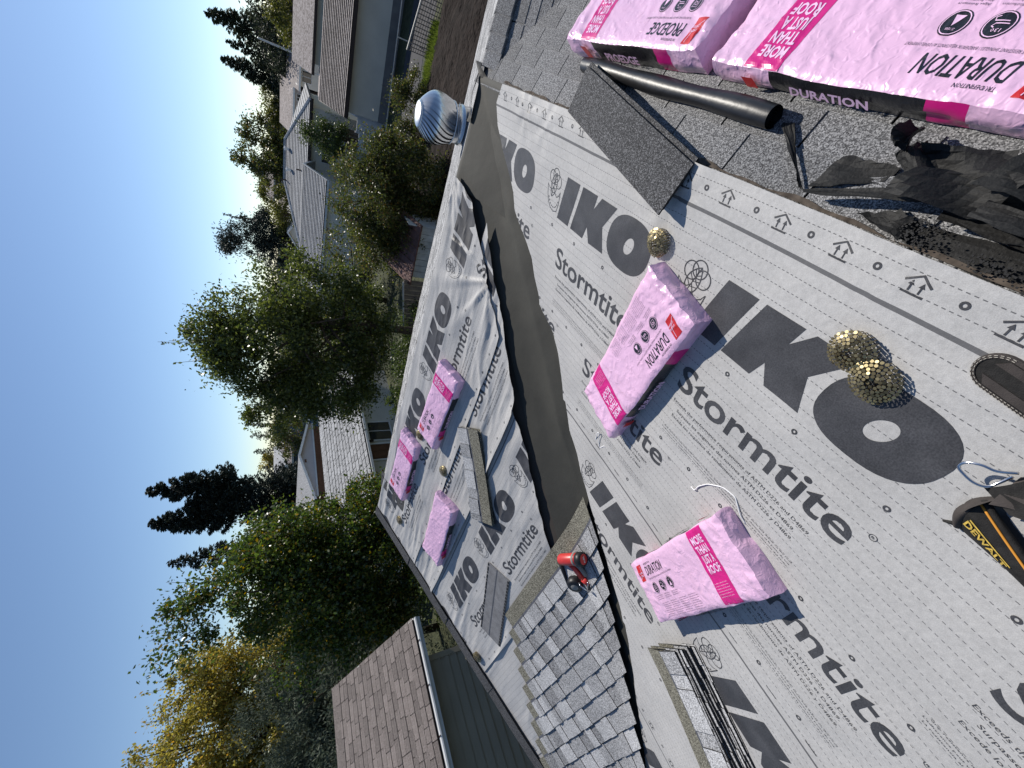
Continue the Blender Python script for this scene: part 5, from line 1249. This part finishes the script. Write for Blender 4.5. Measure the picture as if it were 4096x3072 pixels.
def conifer(label, base, z0, ztop, rad, matl, nb, seed, lsize=.22, droop=.35, upturn=.2, per=34, name='tree', twin=None, power=1.0, dens=1.0, bark='barkd'):
    rng = np.random.default_rng(seed); t = empty(name, Matrix.Translation((base[0], base[1], 0)), label, 'tree'); PP = []; DD = []; m = MB()
    def one(x0, y0, za, zb, R_0, nbr, lean=(0, 0)):
        m.tube([(x0, y0, 0 if za < 3 else za-1), (x0+lean[0]*.5, y0+lean[1]*.5, (za+zb)/2), (x0+lean[0], y0+lean[1], zb)], [.16, .10, .02], 7)
        for i in range(nbr):
            f = (i+rng.random())/nbr; z = za+(zb-za)*f; L_ = R_0*((1-f)**power)*rng.uniform(.75, 1.12)+.10; q = rng.uniform(0, 6.28); c, s = math.cos(q), math.sin(q)
            n = int(max(6, per*dens*(L_/R_0)**.8)); r = rng.uniform(.1, 1, n)**.7*L_; rr = r/L_
            zz = z-droop*L_*rr+upturn*L_*rr**2*1.6; side = rng.normal(size=n)*(.10+.20*(1-rr))*min(L_, 1.6)*.8
            px = x0+lean[0]*f+c*r-s*side; py = y0+lean[1]*f+s*r+c*side; pz = zz-np.abs(side)*.25-rng.uniform(0, .16, n)*min(1, L_)
            PP.append(np.column_stack([px, py, pz])); dd = np.column_stack([c*np.ones(n)-s*side*.9, s*np.ones(n)+c*side*.9, -.35*np.ones(n)+.7*upturn*rr]); DD.append(dd)
            if L_ > .5: m.tube([(x0+lean[0]*f, y0+lean[1]*f, z), (x0+lean[0]*f+c*L_*.55, y0+lean[1]*f+s*L_*.55, z-droop*L_*.5), (x0+lean[0]*f+c*L_*.92, y0+lean[1]*f+s*L_*.92, z-droop*L_*.9+upturn*L_)], [.03, .018, .006], 4)
    if twin:
        (xa, ya2, za2), (xb, yb2, zb2), zs = twin
        one(base[0], base[1], z0, zs, rad, int(nb*.62)); one(xa, ya2, zs-3.0, za2, rad*.50, int(nb*.24)); one(xb, yb2, zs-3.0, zb2, rad*.46, int(nb*.22))
    else: one(base[0], base[1], z0, ztop, rad, nb)
    Pc = np.concatenate(PP); D = np.concatenate(DD); off = np.array([base[0], base[1], 0])
    V, F = leaf_quads(Pc, lsize, .30, .1, rng, D); crown_mesh('crown', V-off, F, matl, t)
    m.V = [(v[0]-off[0], v[1]-off[1], v[2]) for v in m.V]; m.build('trunk', MT[bark], t, True); return t
broadleaf('large dark green leafy tree rising past the rake corner of the roof', (-13.4, 6.9), [(-13.51, 6.52, 5.81, .97, 2.6), (-12.85, 7.74, 4.38, 1.15, 2.3), (-12.46, 8.5, 2.2, .95, 1.5), (-14.0, 5.39, 3.44, 1.1, 2.5), (-13.47, 6.6, 2.6, 1.5, 2.0), (-13.2, 7.2, 5.0, 1.2, 2.0)], MT['lf_green'], 98000, .105, 3, trunk_r=.17, limbs=30, spikes=34, clump=.36, asp=.62)
broadleaf('rounded fruit tree with a leaning grey trunk behind the ridge', (-8.0, 12.6), [(-8.23, 11.94, 6.0, 1.45, 1.6), (-7.05, 12.67, 4.78, 1.05, 1.6), (-9.34, 11.09, 3.94, 1.2, 1.5), (-9.56, 10.9, 5.4, .85, 1.05), (-7.93, 12.4, 3.2, 1.5, .9), (-8.37, 11.84, 6.9, .8, .9)], MT['lf_apple'], 78000, .10, 5, trunk_r=.17, limbs=34, spikes=30, clump=.36, trunk_pts=[(-8.0, 12.6, 0), (-7.95, 12.5, 1.5), (-7.75, 12.3, 3.2), (-7.7, 12.2, 4.6), (-8.0, 12.1, 5.8)])
broadleaf('broad dense evergreen hedge tree between the fruit tree and the vent', (-4.4, 16.5), [(-4.8, 16.4, 2.75, 1.75, 1.1), (-3.35, 16.8, 2.1, .95, 1.0), (-5.5, 16.3, 1.45, 1.5, 1.25), (-3.9, 16.6, 1.1, 1.4, 1.1), (-6.2, 16.6, 2.0, .9, 1.1)], MT['lf_laurel'], 72000, .09, 7, trunk_r=.12, limbs=26, clump=.34, spikes=24)
broadleaf('tall yellowing autumn tree at the far left', (-25.2, 6.2), [(-25.16, 6.55, 8.0, 1.55, 2.5), (-24.6, 8.42, 8.0, 1.5, 1.8), (-25.64, 4.29, 8.1, 1.7, 2.3), (-24.56, 8.54, 6.25, 1.3, 1.9), (-25.3, 5.8, 6.0, 2.0, 2.0), (-25.6, 3.4, 6.2, 1.8, 2.0)], MT['lf_yellow'], 72000, .13, 11, trunk_r=.2, limbs=60, clump=.44, spikes=40, asp=.6, bark='barkd')
broadleaf('grey-green weeping cedar in front of the yellow tree', (-19.6, 4.5), [(-19.44, 4.7, 5.3, 1.4, 1.2), (-19.7, 3.45, 4.4, 1.2, 1.0), (-19.19, 5.64, 4.6, 1.0, 1.2), (-19.5, 4.5, 3.2, 1.7, 1.6), (-19.7, 2.6, 4.6, 1.2, 1.0)], MT['lf_cedar'], 42000, .14, 13, asp=.22, clump=.40, hang=.9, limbs=24, bark='barkd')
broadleaf('dark evergreen mass between the yellow tree and the large green tree', (-22.8, 8.2), [(-22.82, 8.0, 4.9, 1.2, 2.3), (-22.79, 8.2, 2.6, 1.5, 2.2), (-23.5, 9.4, 4.4, 1.2, 2.2), (-23.4, 6.2, 3.4, 1.3, 2.0)], MT['lf_laurel'], 22000, .13, 17, clump=.42, bark='barkd')
conifer('tall dark spruce with two tops against the sky', (-32.2, 23.8), 2.0, 13.5, 3.1, MT['lf_spruce'], 820, 19, .30, .45, .45, 90, twin=((-31.4, 24.9, 13.9), (-32.6, 22.9, 13.6), 11.6), power=.62)
conifer('slim spruce half hidden behind the large green tree', (-28.3, 16.9), 2.5, 11.2, 2.0, MT['lf_spruce'], 300, 23, .26, .3, .3, 50, power=.8)
conifer('tall fir at the far right rising above the beige house', (-3.5, 54.9), 3, 11.2, 2.3, MT['lf_fir'], 240, 29, .40, .25, .35, 46, power=.75)
conifer('second fir just left of the tall fir', (-6.9, 57.6), 3, 10.4, 2.1, MT['lf_fir'], 220, 31, .40, .2, .4, 42, power=.8)
conifer('open-branched fir peeking between the two firs', (-5.2, 56), 3, 9.8, 1.7, MT['lf_fir'], 150, 33, .38, .1, .4, 34, power=.9)
broadleaf('dense dark cypress mass at the far right edge', (-1.4, 50), [(-1.88, 49.96, 5.9, 1.9, 2.0), (.3, 50.5, 5.6, 1.9, 2.3), (-3.6, 51, 4.6, 1.6, 1.6), (-5.6, 52, 4.4, 1.6, 1.4), (-7.6, 56, 5.0, 1.6, 1.5)], MT['lf_fir'], 16000, .26, 37, clump=.7, asp=.4, bark='barkd')
broadleaf('bright green bush above the beige house roof', (-.2, 40), [(-.9, 40, 5.3, .9, 1.2), (.6, 40, 5.6, 1.0, 1.4), (-1.6, 40.5, 4.6, .8, .8)], MT['lf_olive'], 6000, .15, 39, clump=.45, name='bush', cat='bush')
broadleaf('broad dark tree standing behind the grey-roofed house', (-14.6, 58), [(-14.69, 58.17, 7.2, 2.5, 2.5), (-16.5, 57.5, 5.8, 1.9, 1.7), (-12.6, 58.7, 6.6, 1.6, 1.8), (-13.0, 56, 5.0, 1.8, 1.2)], MT['lf_laurel'], 15000, .27, 41, clump=.7, spikes=10, bark='barkd')
broadleaf('small pine behind the white distant house', (-18.6, 66), [(-18.6, 66, 6.7, 1.6, 1.7), (-21, 66, 6.4, 1.4, 1.3)], MT['lf_fir'], 5000, .26, 43, clump=.6, bark='barkd')
broadleaf('large blue-green pine in the middle distance', (-20.2, 46.2), [(-20.0, 45.83, 8.2, 1.7, 2.3), (-19.0, 46.66, 6.2, 1.9, 1.6), (-21.0, 45.3, 5.6, 1.9, 1.8), (-20.3, 45.8, 9.8, .8, .9)], MT['lf_spruce'], 15000, .26, 47, clump=.62, spikes=12, asp=.35, bark='barkd')
conifer('thin pointed cypress beside the blue-green pine', (-18.8, 48.5), 4, 10.2, .8, MT['lf_spruce'], 70, 49, .26, -.4, .2, 16)
broadleaf('olive-green shrub tree in front of the pine', (-15.9, 45.5), [(-16.4, 45.2, 4.9, 1.3, 1.3), (-15.2, 46, 5.6, 1.0, 1.2)], MT['lf_olive'], 6500, .17, 51, clump=.5)
broadleaf('olive-yellow bush behind the brown-roofed houses', (-8.8, 57), [(-8.8, 57, 6.0, 1.4, 1.1), (-10.4, 57.5, 5.6, 1.2, 1.0)], MT['lf_olive'], 5000, .2, 53, clump=.5, name='bush', cat='bush')
for i, (x, y, zt, r, lab) in enumerate(((-56.5, 56.6, 10.0, .8, 'slim dark cypress on the left skyline'), (-57.8, 55.3, 9.3, 1.7, 'broad dark conifer on the left skyline'), (-59.6, 53.3, 8.7, 1.5, 'rounded dark conifer on the left skyline beside the white roof'))):
    conifer(lab, (x, y), 2, zt, r, MT['lf_fir'], 90, 60+i, .4, .1, .3, 20, power=.6)
broadleaf('small yellow-green tree on the left skyline', (-61, 52), [(-61, 52, 7.0, 1.3, 1.1)], MT['lf_yellow'], 2500, .25, 67, clump=.5)
broadleaf('leafy shrub in front of the grey house wall', (-5.9, 31.4), [(-5.94, 31.4, 3.3, .8, 1.1), (-5.7, 31.2, 2.4, 1.0, 1.0), (-6.6, 31.6, 2.6, .6, .8)], MT['lf_shrub'], 9000, .11, 71, clump=.36, name='shrub', cat='shrub', spikes=8)
broadleaf('bushy garden shrub behind the roof vent', (-1.7, 20.9), [(-1.75, 20.9, .75, .55, .75), (-1.2, 21.2, .55, .5, .6)], MT['lf_laurel'], 6500, .075, 73, clump=.26, name='shrub', cat='shrub', spikes=6, trunk_r=.04, limbs=8)
broadleaf('second garden shrub between the vent and the hedge tree', (-3.0, 20.6), [(-2.95, 20.6, .65, .55, .65), (-3.6, 20.9, .5, .5, .5)], MT['lf_laurel'], 6000, .075, 75, clump=.26, name='shrub', cat='shrub', spikes=6, trunk_r=.04, limbs=8)
broadleaf('low leafy plants under the fruit tree', (-9.6, 13.6), [(-9.9, 13.4, .9, 1.0, .9), (-8.6, 14.0, .7, .9, .7), (-11.3, 12.4, .9, .8, .9)], MT['lf_shrub'], 12000, .10, 77, clump=.34, name='plant', cat='plant', trunk_r=.03, limbs=10)
broadleaf('dim shrubbery closing the gap behind the fruit tree', (-12.0, 22.0), [(-10.5, 22.5, 2.0, 1.8, 1.7), (-13.5, 22.6, 2.2, 1.8, 1.8), (-16, 23.2, 2.0, 1.8, 1.6), (-8, 20.5, 1.2, 1.4, 1.2)], MT['lf_laurel'], 16000, .14, 79, clump=.5, name='shrubbery', cat='shrubbery')
broadleaf('green tree behind the lavender-grey outbuilding', (-27, 24.6), [(-27, 24.3, 4.6, 1.1, 1.0), (-25.9, 25.7, 5.0, 1.2, 1.2), (-28, 26.5, 4.5, 1.6, 1.2)], MT['lf_laurel'], 7000, .16, 83, clump=.45)
broadleaf('ivy-like dark growth between the roof and the neighbouring garage', (-10.2, 5.4), [(-10.3, 5.6, 1.0, 1.2, 1.0), (-11.4, 4.8, 1.3, 1.2, 1.2), (-9.2, 7.0, 1.0, 1.2, 1.0)], MT['lf_shrub'], 12000, .09, 87, clump=.34, name='shrub', cat='shrub')
broadleaf('dark conifer foliage filling behind the neighbouring garage', (-17.5, 5.6), [(-17.0, 5.8, 2.6, 1.3, 2.3), (-16.2, 4.2, 2.6, 1.2, 2.2), (-16.6, 2.6, 2.8, 1.3, 2.2)], MT['lf_cedar'], 16000, .13, 89, asp=.3, clump=.42, hang=.5, bark='barkd')
g = random.Random(5); PP = []                          # the town's far trees, one wooded mass on the skyline
for k in range(26):
    az = R_(-95+k*4.6); r = g.uniform(95, 150); x, y = r*math.sin(az), r*math.cos(az); rw, rh = g.uniform(4, 6), g.uniform(2.2, 3.4)
    d = nrng.normal(size=(1100, 3)); d /= np.linalg.norm(d, axis=1)[:, None]; q = nrng.uniform(.4, 1, (1100, 1))**.5
    PP.append(np.array([x, y, 2.6])+d*q*np.array([rw, rw, rh])*(1+.2*np.sin(d[:, :1]*6+k)))
V, F = leaf_quads(np.concatenate(PP), .95, .5); tag(crown_mesh('far_woods', V, F, MT['lf_laurel'], None), 'far wooded skyline glimpsed between the houses', 'woods', kind='stuff')
